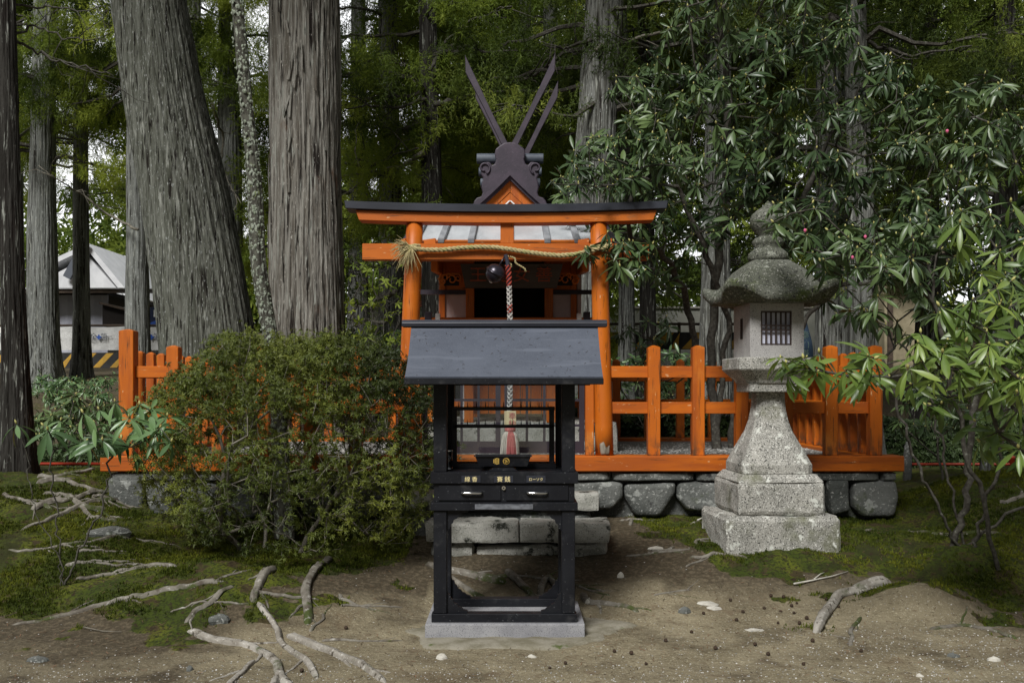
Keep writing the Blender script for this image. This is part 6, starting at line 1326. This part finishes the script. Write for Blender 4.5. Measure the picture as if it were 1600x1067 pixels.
for k, q in enumerate([(690,1030,16,9,'white chip of stone below the left end of the plinth'), (832,1026,13,5,'flat pale chip below the right end of the plinth'), (1106,945,34,4,'flat pale stone on the dirt below the lantern'), (1117,953,24,4,'smaller pale stone touching the flat one below the lantern'), (1070,958,22,9,'bluish grey stone left of the two pale stones'), (1025,857,24,4,'pale stone half buried left of the lantern base'), (922,941,16,7,'pale stone on the root right of the stand'),
       (1178,985,30,2,'faint flat stone in the middle of the dirt path'), (1438,1057,12,6,'small white stone at the lower right'), (1552,1032,20,7,'white stone near the lower right corner'), (1490,1025,18,6,'half-sunk grey stone near the lower right'), (60,1032,30,8,'flat grey stone at the lower left'), (296,1047,12,8,'small grey stone below the mossy mound'), (340,972,34,10,'lichen-grey stone on the mossy mound'), (970,902,12,8,'small pale stone behind the stand on the right'), (168,840,60,10,'flat grey slab lying at the foot of the wall corner')]):
    rockobj(*q[:5], 60+k, 'rock' if k in (4, 10, 11, 12, 13, 15) else 'whitestone')
# pine cones scattered on the path
r = rng(14); b = MB(); b.lathe([(.003, 0), (.008, .003), (.011, .009), (.009, .016), (.003, .021)], 0, 0, 9); V = np.array(b.v); V[:, :2] *= (1+.12*np.sin(np.arange(len(V))*2.1))[:, None]; b.v = [tuple(v) for v in V]
c0 = b.build('pine_cone', M['conem'], None); first = True; WL.pop(c0.name, None)
spots = [(1225,940),(1236,948),(1246,944),(1222,957),(1240,960),(1195,952),(1260,968),(1250,975),(1290,935),(1150,972),(1118,1017),(1200,1025),(960,1020),(985,1024),(885,1040),(1162,960),(1205,935),(1270,1005),(1180,1010),(1345,1020),(1080,990),(1040,1005),(1255,1040),(1010,1040),(1300,960),(1310,950),(1098,962),(1140,940),(860,1046),(470,1050),(540,985),(520,1000),(1215,975),(1285,978)]
for a, c in spots:
    x, y = G(a, c); o = c0 if first else c0.copy()
    if not first: COL.objects.link(o)
    first = False; o.location = (x, y, gz(x, y)+.001); o.rotation_euler = (r.normal()*.5, r.normal()*.5, r.uniform(0, 6)); s = r.uniform(.8, 1.25); o.scale = (s, s, s); tag(o, 'tiny dark cedar cone lying on the bare dirt', 'cone', 'cedar cones on the dirt')
# dry needles fallen on the roof of the stand
r = rng(66); b = MB(); ym = 6.30; rq = lambda t: 1.925-.345*t-.035*math.sin(math.pi*t)
for k in range(90):
    t = r.random(); x = SC_+r.uniform(-.56, .56); y = ym-.50*t; z = rq(t)+.002; a = r.uniform(0, 3.14); l = r.uniform(.006, .022); dx, dt = math.cos(a)*l, math.sin(a)*l*1.6; t2 = min(1, max(0, t+dt)); b.bar((x, y, z), (x+dx, ym-.50*t2, rq(t2)+.002), .0018, .0012)
tag(b.build('fallen_needles', M['litter'], None), None, None, None, 'stuff')
# ------------------------------------------------------------ camera, light, world
cam = bpy.data.cameras.new('camera'); co = bpy.data.objects.new('camera', cam); COL.objects.link(co); SC.camera = co
co.location = (0, 0, EYE); co.rotation_euler = (math.pi/2, 0, 0); cam.sensor_width = 36; cam.lens = F/1600*36; cam.shift_y = (HOR-533.5)/1600; cam.clip_end = 600; cam.clip_start = .05
SUN_EL, SUN_AZ = math.radians(44), math.radians(203)      # azimuth clockwise from +Y: behind the camera, to its left
sn = bpy.data.lights.new('sun', 'SUN'); sn.energy = 4.7; sn.angle = math.radians(20); sn.color = (1, .985, .96); so = bpy.data.objects.new('sun', sn); COL.objects.link(so)
dv = Vector((math.sin(SUN_AZ)*math.cos(SUN_EL), math.cos(SUN_AZ)*math.cos(SUN_EL), math.sin(SUN_EL))); so.rotation_euler = dv.to_track_quat('Z', 'Y').to_euler()
w = bpy.data.worlds.new('World'); SC.world = w; w.use_nodes = True; nt = w.node_tree; bg = nt.nodes['Background']; sk = nt.nodes.new('ShaderNodeTexSky'); sk.sky_type = 'NISHITA'; sk.sun_disc = False; sk.sun_elevation = SUN_EL; sk.sun_rotation = SUN_AZ
hs = nt.nodes.new('ShaderNodeHueSaturation'); hs.inputs['Saturation'].default_value = .35; nt.links.new(sk.outputs[0], hs.inputs['Color']); cn = nt.nodes.new('ShaderNodeTexNoise'); cn.inputs['Scale'].default_value = 2.5; cr = _n(nt, 'ShaderNodeMapRange'); cr.inputs['From Min'].default_value = .3; cr.inputs['From Max'].default_value = .6; cr.inputs['To Min'].default_value = .6; cr.inputs['To Max'].default_value = 1.0
nt.links.new(cn.outputs['Fac'], cr.inputs['Value']); cm = _n(nt, 'ShaderNodeMix', data_type='RGBA'); nt.links.new(cr.outputs[0], cm.inputs['Factor']); nt.links.new(hs.outputs[0], cm.inputs[6]); tcw = nt.nodes.new('ShaderNodeTexCoord'); sx_ = nt.nodes.new('ShaderNodeSeparateXYZ'); nt.links.new(tcw.outputs['Generated'], sx_.inputs[0]); yr_ = _n(nt, 'ShaderNodeMapRange', interpolation_type='SMOOTHSTEP'); yr_.inputs['From Min'].default_value = -.1; yr_.inputs['From Max'].default_value = .8; yr_.inputs['To Min'].default_value = 3.4; yr_.inputs['To Max'].default_value = 30; nt.links.new(sx_.outputs['Y'], yr_.inputs['Value']); cv = _n(nt, 'ShaderNodeVectorMath', operation='SCALE'); cv.inputs[0].default_value = (.97, .985, 1.0); nt.links.new(yr_.outputs[0], cv.inputs['Scale']); nt.links.new(cv.outputs[0], cm.inputs[7]); nt.links.new(cm.outputs[2], bg.inputs['Color']); bg.inputs['Strength'].default_value = .05
SC.view_settings.view_transform = 'Standard'; SC.view_settings.look = 'None'; SC.view_settings.gamma = 1; SC.view_settings.exposure = -0.12
SC.cycles.max_bounces = 6; SC.cycles.diffuse_bounces = 3; SC.cycles.glossy_bounces = 3; SC.cycles.transparent_max_bounces = 8; SC.cycles.transmission_bounces = 3
